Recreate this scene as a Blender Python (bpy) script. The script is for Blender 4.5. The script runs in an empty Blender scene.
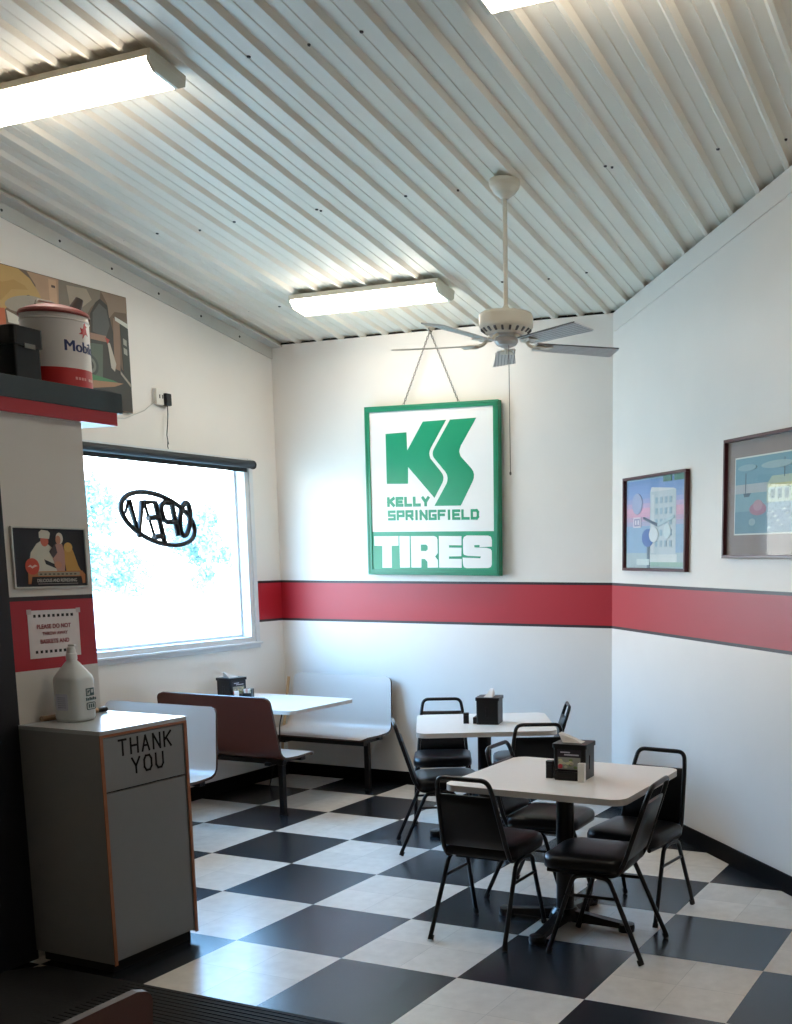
import bpy, bmesh, math, random
from mathutils import Matrix, Vector
from math import sin, cos, pi, radians, sqrt, atan2

S = bpy.context.scene
COL = S.collection
random.seed(7)

# ------------------------------------------------------------------ camera
cd = bpy.data.cameras.new('camera'); cam = bpy.data.objects.new('camera', cd); COL.objects.link(cam)
RT = Vector((0.915801, 0.401624, -0.002651)); DN = Vector((0.061096, -0.14583, -0.987421)); FW = Vector((-0.396959, 0.904119, -0.158088))
CP = Vector((4.76173, -5.89317, 1.83428))
cam.matrix_world = Matrix(((RT.x, -DN.x, -FW.x, CP.x), (RT.y, -DN.y, -FW.y, CP.y), (RT.z, -DN.z, -FW.z, CP.z), (0, 0, 0, 1)))
cd.sensor_fit = 'HORIZONTAL'; cd.sensor_width = 36.0
cd.lens = 1109.05 / 792 * 36.0
cd.shift_x = (396 - 568.23) / 792
cd.shift_y = (733.43 - 512) / 792
cd.clip_start = 0.05; cd.clip_end = 200
S.camera = cam

# ------------------------------------------------------------------ light settings
SKY = 12.0            # daylight strength
LAMP = 22.0          # fluorescent lens strength
EXPOSURE = 0.18
S.view_settings.view_transform = 'Standard'; S.view_settings.look = 'None'
S.view_settings.gamma = 1.0; S.view_settings.use_curve_mapping = False
S.view_settings.exposure = EXPOSURE
S.cycles.max_bounces = 10; S.cycles.diffuse_bounces = 5; S.cycles.glossy_bounces = 4
S.cycles.transparent_max_bounces = 12
S.cycles.use_denoising = True
S.cycles.sample_clamp_indirect = 6.0

w = bpy.data.worlds.new('sky'); S.world = w; w.use_nodes = True
nt = w.node_tree; nt.nodes.clear()
wo = nt.nodes.new('ShaderNodeOutputWorld'); bg = nt.nodes.new('ShaderNodeBackground')
tc = nt.nodes.new('ShaderNodeTexCoord'); sep = nt.nodes.new('ShaderNodeSeparateXYZ'); rp = nt.nodes.new('ShaderNodeValToRGB')
nt.links.new(tc.outputs['Generated'], sep.inputs[0]); nt.links.new(sep.outputs['Z'], rp.inputs[0])
rp.color_ramp.elements[0].position = 0.0; rp.color_ramp.elements[0].color = (1.0, 0.97, 0.94, 1)
rp.color_ramp.elements[1].position = 0.42; rp.color_ramp.elements[1].color = (0.42, 0.93, 1.68, 1)
nt.links.new(rp.outputs[0], bg.inputs[0]); bg.inputs[1].default_value = SKY
nt.links.new(bg.outputs[0], wo.inputs[0])

# ------------------------------------------------------------------ helpers
def lin(c):
    return tuple(((v / 255) / 12.92 if v / 255 <= 0.04045 else ((v / 255 + 0.055) / 1.055) ** 2.4) for v in c)

def mat(name, rgb, rough=0.5, metal=0.0, noise=0.06, scale=8.0, bump=0.0, spec=0.5, stretch=None, coat=0.0):
    m = bpy.data.materials.new(name); m.use_nodes = True
    t = m.node_tree; b = t.nodes['Principled BSDF']
    c = lin(rgb)
    b.inputs['Roughness'].default_value = rough; b.inputs['Metallic'].default_value = metal
    b.inputs['Specular IOR Level'].default_value = spec; b.inputs['Coat Weight'].default_value = coat
    tcn = t.nodes.new('ShaderNodeTexCoord'); nz = t.nodes.new('ShaderNodeTexNoise')
    nz.inputs['Scale'].default_value = scale; nz.inputs['Detail'].default_value = 4
    if stretch:
        mp = t.nodes.new('ShaderNodeMapping'); mp.inputs['Scale'].default_value = stretch
        t.links.new(tcn.outputs['Object'], mp.inputs[0]); t.links.new(mp.outputs[0], nz.inputs['Vector'])
    else:
        t.links.new(tcn.outputs['Object'], nz.inputs['Vector'])
    mx = t.nodes.new('ShaderNodeMix'); mx.data_type = 'RGBA'
    mx.inputs[6].default_value = tuple(v * (1 - noise) for v in c) + (1,)
    mx.inputs[7].default_value = tuple(min(1, v * (1 + noise)) for v in c) + (1,)
    t.links.new(nz.outputs[0], mx.inputs[0]); t.links.new(mx.outputs[2], b.inputs['Base Color'])
    if bump:
        bp = t.nodes.new('ShaderNodeBump'); bp.inputs['Strength'].default_value = bump; bp.inputs['Distance'].default_value = 0.002
        t.links.new(nz.outputs[0], bp.inputs['Height']); t.links.new(bp.outputs[0], b.inputs['Normal'])
    return m

def emis(name, rgb, s):
    m = bpy.data.materials.new(name); m.use_nodes = True
    b = m.node_tree.nodes['Principled BSDF']
    b.inputs['Base Color'].default_value = (0.9, 0.9, 0.9, 1)
    b.inputs['Emission Color'].default_value = tuple(rgb) + (1,); b.inputs['Emission Strength'].default_value = s
    return m

class MB:
    def __init__(self): self.v = []; self.f = []; self.mi = []; self.sm = []
    def add(self, vs, fs, mi=0, smooth=False, M=None):
        o = len(self.v)
        for p in vs:
            p = Vector(p); self.v.append(tuple(M @ p if M else p))
        for q in fs:
            self.f.append([i + o for i in q]); self.mi.append(mi); self.sm.append(smooth)
        return self
    def box(self, c, s, mi=0, M=None, rot=None):
        x, y, z = s[0] / 2, s[1] / 2, s[2] / 2
        vs = [Vector(p) for p in ((-x, -y, -z), (x, -y, -z), (x, y, -z), (-x, y, -z), (-x, -y, z), (x, -y, z), (x, y, z), (-x, y, z))]
        if rot is not None: vs = [rot @ p for p in vs]
        vs = [p + Vector(c) for p in vs]
        return self.add(vs, [(0, 3, 2, 1), (4, 5, 6, 7), (0, 1, 5, 4), (1, 2, 6, 5), (2, 3, 7, 6), (3, 0, 4, 7)], mi, False, M)
    def bb(self, x0, x1, y0, y1, z0, z1, mi=0, M=None):
        return self.box(((x0 + x1) / 2, (y0 + y1) / 2, (z0 + z1) / 2), (x1 - x0, y1 - y0, z1 - z0), mi, M)
    def prism(self, poly, z0, z1, mi=0, M=None, side=None):
        n = len(poly)
        a = sum(poly[i][0] * poly[(i + 1) % n][1] - poly[(i + 1) % n][0] * poly[i][1] for i in range(n))
        if a < 0: poly = poly[::-1]
        vs = [(x, y, z0) for x, y in poly] + [(x, y, z1) for x, y in poly]
        self.add(vs, [tuple(range(n))[::-1], tuple(range(n, 2 * n))], mi, False, M)
        self.add(vs, [(i, (i + 1) % n, n + (i + 1) % n, n + i) for i in range(n)], mi if side is None else side, False, M)
        return self
    def tube(self, pts, r, mi=0, n=10, M=None, closed=False, sx=1.0):
        pts = [Vector(p) for p in pts]; N = len(pts)
        rs = r if isinstance(r, (list, tuple)) else [r] * N
        tang = []
        for i in range(N):
            if closed: t = pts[(i + 1) % N] - pts[i - 1]
            else: t = pts[min(i + 1, N - 1)] - pts[max(i - 1, 0)]
            tang.append(t.normalized())
        u = tang[0].orthogonal().normalized(); vs = []
        for i in range(N):
            u = (u - tang[i] * u.dot(tang[i]))
            u = u.normalized() if u.length > 1e-6 else tang[i].orthogonal().normalized()
            k = tang[i].cross(u)
            for j in range(n):
                a = 2 * pi * j / n
                vs.append(pts[i] + (u * cos(a) * sx + k * sin(a)) * rs[i])
        fs = []
        for i in range(N if closed else N - 1):
            i2 = (i + 1) % N
            for j in range(n):
                fs.append((i * n + j, i * n + (j + 1) % n, i2 * n + (j + 1) % n, i2 * n + j))
        self.add(vs, fs, mi, True, M)
        if not closed:
            self.add(vs[:n], [tuple(range(n))[::-1]], mi, False, M); self.add(vs[-n:], [tuple(range(n))], mi, False, M)
        return self
    def lathe(self, prof, mi=0, n=28, M=None, smooth=True, mis=None):
        for i in range(len(prof) - 1):
            (r0, z0), (r1, z1) = prof[i], prof[i + 1]
            vs = [(r0 * cos(2 * pi * j / n), r0 * sin(2 * pi * j / n), z0) for j in range(n)] + [(r1 * cos(2 * pi * j / n), r1 * sin(2 * pi * j / n), z1) for j in range(n)]
            fs = []
            for j in range(n):
                k = (j + 1) % n
                if r0 < 1e-6 and r1 < 1e-6: continue
                fs.append((j, k, n + k, n + j))
            self.add(vs, fs, mis[i] if mis else mi, smooth, M)
        return self
    def build(self, name, mats, parent=None, bevel=0.0, seg=2, weld=False):
        me = bpy.data.meshes.new(name)
        me.from_pydata(self.v, [], self.f)
        for m in (mats if isinstance(mats, (list, tuple)) else [mats]): me.materials.append(m)
        for p, i, s in zip(me.polygons, self.mi, self.sm): p.material_index = i; p.use_smooth = s
        if weld:
            bm = bmesh.new(); bm.from_mesh(me); bmesh.ops.remove_doubles(bm, verts=bm.verts, dist=1e-5)
            bmesh.ops.recalc_face_normals(bm, faces=bm.faces); bm.to_mesh(me); bm.free()
        me.update()
        o = bpy.data.objects.new(name, me); COL.objects.link(o)
        if parent: o.parent = parent
        if bevel:
            b = o.modifiers.new('edge', 'BEVEL'); b.width = bevel; b.segments = seg; b.limit_method = 'ANGLE'; b.angle_limit = radians(40)
        return o

def thing(name, label, cat, loc=(0, 0, 0), rz=0.0, group=None, M=None):
    o = bpy.data.objects.new(name, None); COL.objects.link(o); o.empty_display_size = 0.1
    if M is not None: o.matrix_world = M
    else: o.location = loc; o.rotation_euler = (0, 0, rz)
    o['label'] = label; o['category'] = cat
    if group: o['group'] = group
    return o
def tag(o, label, cat, group=None):
    o['label'] = label; o['category'] = cat
    if group: o['group'] = group
    return o
def struct(o): o['kind'] = 'structure'; return o
def dup(root, label, loc, rz):
    def rec(o, par):
        c = o.copy(); COL.objects.link(c)
        if par: c.parent = par
        for ch in [x for x in S.objects if x.parent == o and x != c]: rec(ch, c)
        return c
    r = rec(root, None); r.location = loc; r.rotation_euler = (0, 0, rz); r['label'] = label
    return r
def frameM(o, x, up):
    x = Vector(x).normalized(); up = Vector(up).normalized(); n = x.cross(up)
    return Matrix(((x.x, up.x, n.x, o[0]), (x.y, up.y, n.y, o[1]), (x.z, up.z, n.z, o[2]), (0, 0, 0, 1)))
def arc(cx, cy, r, a0, a1, n=6):
    return [(cx + r * cos(a0 + (a1 - a0) * i / n), cy + r * sin(a0 + (a1 - a0) * i / n)) for i in range(n + 1)]
def rrect(wd, ht, r, n=6, cx=0, cy=0):
    a, b = wd / 2 - r, ht / 2 - r
    return (arc(cx + a, cy - b, r, -pi / 2, 0, n) + arc(cx + a, cy + b, r, 0, pi / 2, n) + arc(cx - a, cy + b, r, pi / 2, pi, n) + arc(cx - a, cy - b, r, pi, 1.5 * pi, n))
def rounded(pts, r, n=5):
    """round the inner corners of a 3-D polyline"""
    P = [Vector(p) for p in pts]; out = [P[0]]
    for i in range(1, len(P) - 1):
        a = (P[i - 1] - P[i]); b = (P[i + 1] - P[i]); d = min(r, a.length * .45, b.length * .45)
        p0 = P[i] + a.normalized() * d; p2 = P[i] + b.normalized() * d
        for k in range(n + 1):
            t = k / n; out.append(p0 * (1 - t) ** 2 + P[i] * 2 * t * (1 - t) + p2 * t * t)
    out.append(P[-1]); return out
def font_mesh(txt, size, M, depth=0.0005, bold=0.0):
    cu = bpy.data.curves.new('lettering', 'FONT'); cu.body = txt; cu.size = size; cu.align_x = 'CENTER'; cu.align_y = 'CENTER'
    cu.extrude = depth; cu.offset = bold; cu.resolution_u = 4
    o = bpy.data.objects.new('lettering', cu); COL.objects.link(o)
    dg = bpy.context.evaluated_depsgraph_get(); dg.update()
    me = o.evaluated_get(dg).to_mesh()
    vs = [M @ v.co for v in me.vertices]; fs = [tuple(p.vertices) for p in me.polygons]
    o.evaluated_get(dg).to_mesh_clear(); bpy.data.objects.remove(o); bpy.data.curves.remove(cu)
    return vs, fs
GL = {'T': [[(0, 1), (1, 1)], [(.5, 1), (.5, 0)]], 'H': [[(0, 0), (0, 1)], [(1, 0), (1, 1)], [(0, .5), (1, .5)]], 'A': [[(0, 0), (.5, 1), (1, 0)], [(.2, .35), (.8, .35)]],
      'N': [[(0, 0), (0, 1), (1, 0), (1, 1)]], 'K': [[(0, 0), (0, 1)], [(1, 1), (0, .42)], [(.3, .6), (1, 0)]], 'Y': [[(0, 1), (.5, .45), (1, 1)], [(.5, .45), (.5, 0)]],
      'O': [[(.25, 0), (.75, 0), (1, .25), (1, .75), (.75, 1), (.25, 1), (0, .75), (0, .25), (.25, 0)]], 'U': [[(0, 1), (0, .25), (.25, 0), (.75, 0), (1, .25), (1, 1)]],
      'E': [[(1, 1), (0, 1), (0, 0), (1, 0)], [(0, .5), (.85, .5)]], 'L': [[(0, 1), (0, 0), (1, 0)]], 'S': [[(1, 1), (0, 1), (0, .5), (1, .5), (1, 0), (0, 0)]],
      'P': [[(0, 0), (0, 1), (1, 1), (1, .42), (0, .42)]], 'R': [[(0, 0), (0, 1), (1, 1), (1, .45), (0, .45)], [(.6, .45), (1, 0)]], 'I': [[(.5, 0), (.5, 1)]],
      'G': [[(1, 1), (0, 1), (0, 0), (1, 0), (1, .45), (.6, .45)]], 'F': [[(0, 0), (0, 1), (1, 1)], [(0, .5), (.85, .5)]], 'D': [[(0, 0), (0, 1), (.8, 1), (1, .8), (1, .2), (.8, 0), (0, 0)]]}
def strokes(mb, txt, x0, y0, wd, ht, t, z, d=0.0012, mi=0, gap=.35, M=None):
    """monoline lettering inside the box x0..x0+wd, y0..y0+ht"""
    units = [(.35 if c == 'I' else 1.0) for c in txt]; g = gap
    u = (wd - t * len(txt)) / (sum(units) - .0 + g * (len(txt) - 1)) if len(txt) > 1 else wd - t
    x = x0 + t / 2; k = 0
    for c, un in zip(txt, units):
        for pl in GL[c]:
            for (ax, ay), (bx, by) in zip(pl[:-1], pl[1:]):
                a = Vector((x + (ax if c != 'I' else .5) * u * un, y0 + t / 2 + ay * (ht - t), 0)); b = Vector((x + (bx if c != 'I' else .5) * u * un, y0 + t / 2 + by * (ht - t), 0))
                dv = b - a; L = dv.length; an = atan2(dv.y, dv.x); k += 1
                mb.box((a + b) / 2 + Vector((0, 0, z)), (L + t * .96, t, d + (k % 7) * 0.00004), mi, M, Matrix.Rotation(an, 3, 'Z'))
        x += u * un + u * g + t
# ------------------------------------------------------------------ materials
K = 0.175; YB = 1.69; XL = -1.18; CW = 3.475   # ceiling slope, back wall, left wall, corner wall (x + y)
def zc(y): return 3.54 + K * (YB - y)

def wall_mat(name, zlo, zhi, base=(226, 221, 212)):
    m = bpy.data.materials.new(name); m.use_nodes = True; t = m.node_tree; b = t.nodes['Principled BSDF']
    g = t.nodes.new('ShaderNodeNewGeometry'); sp = t.nodes.new('ShaderNodeSeparateXYZ'); t.links.new(g.outputs['Position'], sp.inputs[0])
    mr = t.nodes.new('ShaderNodeMapRange'); mr.inputs[1].default_value = 0; mr.inputs[2].default_value = 5; t.links.new(sp.outputs['Z'], mr.inputs[0])
    r = t.nodes.new('ShaderNodeValToRGB'); r.color_ramp.interpolation = 'CONSTANT'; e = r.color_ramp.elements
    wh = lin(base) + (1,); bk = lin((30, 20, 26)) + (1,); rd = lin((172, 30, 42)) + (1,)
    e[0].position = 0; e[0].color = wh; e[1].position = (zlo - .008) / 5; e[1].color = bk
    for z, c in ((zlo + .004, rd), (zhi - .004, bk), (zhi + .008, wh)):
        q = e.new(z / 5); q.color = c
    t.links.new(mr.outputs[0], r.inputs[0])
    nz = t.nodes.new('ShaderNodeTexNoise'); nz.inputs['Scale'].default_value = 3; nz.inputs['Detail'].default_value = 5
    tcn = t.nodes.new('ShaderNodeTexCoord'); t.links.new(tcn.outputs['Object'], nz.inputs['Vector'])
    mr2 = t.nodes.new('ShaderNodeMapRange'); mr2.inputs[3].default_value = .95; mr2.inputs[4].default_value = 1.03; t.links.new(nz.outputs[0], mr2.inputs[0])
    mx = t.nodes.new('ShaderNodeMix'); mx.data_type = 'RGBA'; mx.blend_type = 'MULTIPLY'; mx.inputs[0].default_value = 1
    t.links.new(r.outputs[0], mx.inputs[6]); t.links.new(mr2.outputs[0], mx.inputs[7]); t.links.new(mx.outputs[2], b.inputs['Base Color'])
    b.inputs['Roughness'].default_value = .42
    nz2 = t.nodes.new('ShaderNodeTexNoise'); nz2.inputs['Scale'].default_value = 140; t.links.new(tcn.outputs['Object'], nz2.inputs['Vector'])
    bp = t.nodes.new('ShaderNodeBump'); bp.inputs['Strength'].default_value = .12; bp.inputs['Distance'].default_value = .002
    t.links.new(nz2.outputs[0], bp.inputs['Height']); t.links.new(bp.outputs[0], b.inputs['Normal'])
    return m

def floor_mat():
    m = bpy.data.materials.new('checker_tile'); m.use_nodes = True; t = m.node_tree; b = t.nodes['Principled BSDF']
    N = t.nodes.new; Lk = t.links.new
    g = N('ShaderNodeNewGeometry'); sp = N('ShaderNodeSeparateXYZ'); Lk(g.outputs['Position'], sp.inputs[0])
    def mth(op, a, c=None):
        n = N('ShaderNodeMath'); n.operation = op
        for i, q in enumerate((a, c)):
            if q is None: continue
            if isinstance(q, (int, float)): n.inputs[i].default_value = q
            else: Lk(q, n.inputs[i])
        return n.outputs[0]
    X = mth('DIVIDE', sp.outputs['X'], .6096); Y = mth('DIVIDE', sp.outputs['Y'], .6096)
    par = mth('MODULO', mth('ADD', mth('ADD', mth('FLOOR', X), mth('FLOOR', Y)), 1000), 2)   # 0 / 1
    def seam(v):
        h = mth('FRACT', mth('MULTIPLY', v, 2)); d = mth('ABSOLUTE', mth('SUBTRACT', h, .5)); return mth('GREATER_THAN', d, .4965)
    sm = mth('MAXIMUM', seam(X), seam(Y))
    nz = N('ShaderNodeTexNoise'); nz.inputs['Scale'].default_value = 14; nz.inputs['Detail'].default_value = 4; nz.inputs['Roughness'].default_value = .55; Lk(g.outputs['Position'], nz.inputs['Vector'])
    cb = N('ShaderNodeVectorMath'); cb.operation = 'FLOOR'; sc = N('ShaderNodeVectorMath'); sc.operation = 'SCALE'; sc.inputs['Scale'].default_value = 1 / .3048
    Lk(g.outputs['Position'], sc.inputs[0]); Lk(sc.outputs[0], cb.inputs[0])
    wn = N('ShaderNodeTexWhiteNoise'); wn.noise_dimensions = '2D'; Lk(cb.outputs[0], wn.inputs[0])
    def mixc(f, a, c, bt='MIX'):
        n = N('ShaderNodeMix'); n.data_type = 'RGBA'; n.blend_type = bt
        for i, q in ((0, f), (6, a), (7, c)):
            if isinstance(q, (int, float)): n.inputs[i].default_value = q
            elif isinstance(q, tuple): n.inputs[i].default_value = q + (1,)
            else: Lk(q, n.inputs[i])
        return n.outputs[2]
    wht = mixc(nz.outputs[0], lin((206, 197, 187)), lin((236, 229, 219)))
    blk = mixc(nz.outputs[0], lin((20, 23, 28)), lin((42, 48, 56)))
    c = mixc(par, wht, blk)
    mr = N('ShaderNodeMapRange'); mr.inputs[3].default_value = .93; mr.inputs[4].default_value = 1.05; Lk(wn.outputs[0], mr.inputs[0])
    c = mixc(1.0, c, mr.outputs[0], 'MULTIPLY')
    c = mixc(mth('MULTIPLY', sm, .35), c, lin((60, 56, 54)))
    Lk(c, b.inputs['Base Color'])
    b.inputs['Roughness'].default_value = .26
    return m

M_wall = wall_mat('painted_wall', 1.312, 1.622, (230, 224, 216))
M_pil = wall_mat('painted_partition', 1.322, 1.641, (214, 206, 196))
M_ceil = mat('white_metal_panel', (238, 231, 216), .45, .0, .03, 3)
M_screw = mat('screw_heads', (70, 68, 66), .5, .6)
M_dark = mat('dark_gap', (14, 14, 16), .8)
M_base = mat('black_vinyl', (6, 6, 8), .6, spec=.12)
M_alu = mat('white_aluminium', (214, 216, 216), .4)
M_trim = mat('ceiling_trim', (196, 194, 186), .45)
M_black = mat('black_powder_coat', (7, 8, 11), .28, .0, .1, spec=.35)
M_vinyl = mat('black_leatherette', (5, 7, 11), .34, 0, .12, 40, .15, .28)
M_cap = mat('rubber', (12, 12, 12), .7)
M_lam = mat('table_laminate', (234, 228, 220), .3, 0, .03, 30)
M_lamedge = mat('table_edge', (206, 200, 194), .4)
M_shellw = mat('white_shell', (194, 184, 175), .35, 0, .03)
M_shellb = mat('brown_shell', (86, 40, 28), .38, 0, .1, 12)
M_rim = mat('shell_rim', (70, 48, 40), .5)
M_grey = mat('grey_laminate', (126, 125, 124), .42, 0, .03, 20)
M_greytop = mat('grey_laminate_top', (170, 172, 174), .22, 0, .03, 20)
M_wood = mat('plywood_edge', (152, 92, 58), .5, 0, .3, 20, 0, .5, (1, 1, 8))
M_pine = mat('pale_wood', (206, 170, 128), .5, 0, .15, 10, 0, .5, (6, 6, 1))
M_tan = mat('tan_wood', (150, 112, 78), .5, 0, .2, 10)
M_ink = mat('black_ink', (7, 7, 9), .7, spec=.15)
M_cream = mat('cream_enamel', (222, 214, 196), .35)
M_blade = mat('fan_blade_grey', (208, 206, 202), .4, 0, .12, 6, 0, .5, (1, 14, 1))
M_bladeln = mat('fan_blade_groove', (96, 94, 92), .5)
M_green = mat('green_enamel', (22, 140, 98), .32, 0, .05)
M_greenf = mat('green_frame', (28, 128, 92), .35, 0, .08)
M_signw = mat('white_enamel', (232, 229, 224), .3, 0, .02)
M_steel = mat('chain_steel', (120, 116, 110), .4, .9)
M_maroon = mat('maroon_frame', (74, 26, 34), .32, 0, .15)
M_paper = mat('paper', (226, 220, 214), .7)
M_red = mat('red_paint', (168, 26, 36), .4, 0, .05)
M_shelf = mat('charcoal_shelf', (44, 54, 58), .5)
M_white = mat('white_paint', (226, 222, 214), .5)
M_blind = mat('charcoal_blind', (34, 42, 48), .6, 0, .05)
M_plast = mat('black_plastic', (11, 12, 15), .38, 0, .1, spec=.35)
M_mat = mat('rubber_mat', (13, 13, 15), .8, 0, .2, 60, .6)
def glass(name, tint=(1, 1, 1), base=.04, edge=.4):
    m = bpy.data.materials.new(name); m.use_nodes = True; t = m.node_tree; t.nodes.clear()
    o = t.nodes.new('ShaderNodeOutputMaterial'); a = t.nodes.new('ShaderNodeBsdfTransparent'); b = t.nodes.new('ShaderNodeBsdfGlossy'); x = t.nodes.new('ShaderNodeMixShader'); f = t.nodes.new('ShaderNodeLayerWeight')
    f.inputs[0].default_value = .5; p = t.nodes.new('ShaderNodeMath'); p.operation = 'POWER'; p.inputs[1].default_value = 3.5; q = t.nodes.new('ShaderNodeMath'); q.operation = 'MULTIPLY_ADD'; q.inputs[1].default_value = edge; q.inputs[2].default_value = base
    a.inputs[0].default_value = tint + (1,); b.inputs['Roughness'].default_value = .02
    t.links.new(f.outputs['Facing'], p.inputs[0]); t.links.new(p.outputs[0], q.inputs[0]); t.links.new(q.outputs[0], x.inputs[0])
    t.links.new(a.outputs[0], x.inputs[1]); t.links.new(b.outputs[0], x.inputs[2]); t.links.new(x.outputs[0], o.inputs[0])
    return m
M_glass = glass('window_glass', (.97, .99, .98), .02, .3)
M_pglass = glass('picture_glass', (1, 1, 1), .012, .08)
M_lens = emis('fluorescent_lens', (1.0, .90, .77), LAMP)
FLAT = {}
def flat(rgb, rough=.6):
    if (rgb, rough) not in FLAT: FLAT[(rgb, rough)] = mat('print_%d_%d_%d' % rgb, rgb, rough, 0, .08, 14)
    return FLAT[(rgb, rough)]
class Art:
    """a printed picture: flat coloured shapes laid on one sheet"""
    def __init__(s): s.mb = MB(); s.m = []; s.k = 0
    def sh(s, poly, rgb, rough=.6):
        m = flat(rgb, rough)
        if m not in s.m: s.m.append(m)
        s.k += 1; s.mb.prism(poly, 0, .0006 + s.k * .00012, s.m.index(m)); return s
    def txt(s, t, size, x, y, rgb, sx=1.0, bold=0.0):
        m = flat(rgb, .6)
        if m not in s.m: s.m.append(m)
        s.k += 1
        vs, fs = font_mesh(t, size, Matrix.Translation((x, y, .0006 + s.k * .00012)) @ Matrix.Diagonal((sx, 1, 1, 1)), .0002, bold)
        s.mb.add(vs, fs, s.m.index(m)); return s
    def ell(s, cx, cy, rx, ry, rgb, n=20, rot=0):
        return s.sh([(cx + rx * cos(a) * cos(rot) - ry * sin(a) * sin(rot), cy + rx * cos(a) * sin(rot) + ry * sin(a) * cos(rot)) for a in [2 * pi * i / n for i in range(n)]], rgb)
    def rect(s, x0, x1, y0, y1, rgb): return s.sh([(x0, y0), (x1, y0), (x1, y1), (x0, y1)], rgb)
    def build(s, name, par): return s.mb.build(name, s.m, par)

# ------------------------------------------------------------------ setting
struct(MB().bb(-1.4, 7.0, -9.2, 2.0, -.1, 0).build('floor', floor_mat()))
struct(MB().bb(-60, -1.33, -60, 60, -.35, -.25).build('ground', mat('pale_concrete', (232, 214, 190), .8, 0, .06, .6)))

# ceiling: ribbed metal panel running up the slope
mb = MB()
P = .2042; x = 1.728 - P * 18; prof = []
while x < 7.1:
    prof += [(x - .032, 0), (x - .011, -.024), (x + .011, -.024), (x + .032, 0)]
    prof += [(x + P / 2 - .006, 0), (x + P / 2, -.004), (x + P / 2 + .006, 0)]
    x += P
prof = [p for p in prof if p[0] > -1.5]
y0, y1 = 1.95, -9.3
vs = [(px, y0, zc(y0) + pz) for px, pz in prof] + [(px, y1, zc(y1) + pz) for px, pz in prof]; n = len(prof)
mb.add(vs, [(i, n + i, n + i + 1, i + 1) for i in range(n - 1)], 0)
mb.bb(-1.5, 7.1, y1, y0, -.001, .001, 1) if False else None
sx = .012
for row in (1.08, -.12, -1.45, -2.65, -3.85):
    for k in range(-8, 20):
        px = 1.532 + .3048 * k; py = row + .03 * sin(k * 3.1)
        if px < -1.1 or px + py > 3.4: continue
        mb.lathe([(.0001, zc(py) - .006), (.008, zc(py) - .006), (.010, zc(py))], 1, 8, Matrix.Translation((px, py, 0)), False)
        if k % 3 == 0: mb.lathe([(.0001, zc(py) - .028), (.006, zc(py) - .028), (.008, zc(py) - .02)], 1, 8, Matrix.Translation((px + .05, py - .03, 0)), False)
ceil = struct(mb.build('ceiling', [M_ceil, M_screw]))

# roof deck above the panel keeps daylight out
struct(MB().add([(-1.6, 2.1, zc(2.1) + .03), (7.2, 2.1, zc(2.1) + .03), (7.2, -9.4, zc(-9.4) + .03), (-1.6, -9.4, zc(-9.4) + .03),
                 (-1.6, 2.1, zc(2.1) + .15), (7.2, 2.1, zc(2.1) + .15), (7.2, -9.4, zc(-9.4) + .15), (-1.6, -9.4, zc(-9.4) + .15)],
                [(0, 1, 2, 3), (7, 6, 5, 4), (0, 4, 5, 1), (1, 5, 6, 2), (2, 6, 7, 3), (3, 7, 4, 0)]).build('ceiling_deck', M_dark))

# left wall with the window opening
WY0, WY1, WZ0, WZ1 = -1.05, 1.335, 1.15, 2.60
mb = MB(); xa, xb = XL - .16, XL
def slab_y(y0, y1, z0, top):   # wall piece between two y with sloping top
    if top: za, zb = zc(y0) - .0, zc(y1) - .0
    else: za = zb = WZ0
    mb.add([(xa, y0, z0), (xb, y0, z0), (xb, y1, z0), (xa, y1, z0), (xa, y0, za), (xb, y0, za), (xb, y1, zb), (xa, y1, zb)],
           [(0, 3, 2, 1), (4, 5, 6, 7), (0, 1, 5, 4), (1, 2, 6, 5), (2, 3, 7, 6), (3, 0, 4, 7)])
slab_y(-9.2, WY0, -.1, True); slab_y(WY1, 1.85, -.1, True); slab_y(WY0, WY1, -.1, False); slab_y(WY0, WY1, WZ1, True)
struct(mb.build('wall_left', M_wall))
# back wall
mb = MB(); mb.bb(XL - .1, 1.95, YB, YB + .12, -.1, zc(YB) - .026)
struct(mb.build('wall_back', M_wall))
# corner wall at 45 degrees, top follows the ceiling
def diag(o0, o1, s0, s1, zb, zt):     # o: offset behind wall, s: distance along wall from the corner
    d = Vector((.7071, -.7071, 0)); nrm = Vector((.7071, .7071, 0)); c = Vector((1.785, YB, 0)); out = []
    for zf in (zb, zt):
        for s, o in ((s0, o0), (s1, o0), (s1, o1), (s0, o1)):
            p = c + d * s + nrm * o; out.append((p.x, p.y, zf(p.y - o * .7071)))
    return out
BOX = [(0, 3, 2, 1), (4, 5, 6, 7), (0, 1, 5, 4), (1, 2, 6, 5), (2, 3, 7, 6), (3, 0, 4, 7)]
struct(MB().add(diag(0, .12, 0, 7.0, lambda y: -.1, lambda y: zc(y) - .026), BOX).build('wall_right', M_wall))
# added dark backing: blocks the sky and stands in for shade in the rib gaps
struct(MB().bb(XL - .1, 2.0, YB + .03, YB + .2, zc(YB) - .03, zc(YB) + .12).build('gap_blocker_1', M_dark))
struct(MB().add(diag(.03, .2, 0, 7.0, lambda y: zc(y) - .031, lambda y: zc(y) + .12), BOX).build('gap_blocker_2', M_dark))
# unseen sides of the dining room
struct(MB().bb(6.6, 6.75, -9.2, -3.0, -.1, 5.6).build('wall_side', M_white))
struct(MB().bb(-1.4, 6.75, -9.3, -9.15, -.1, 5.6).build('wall_rear', M_white))
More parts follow.
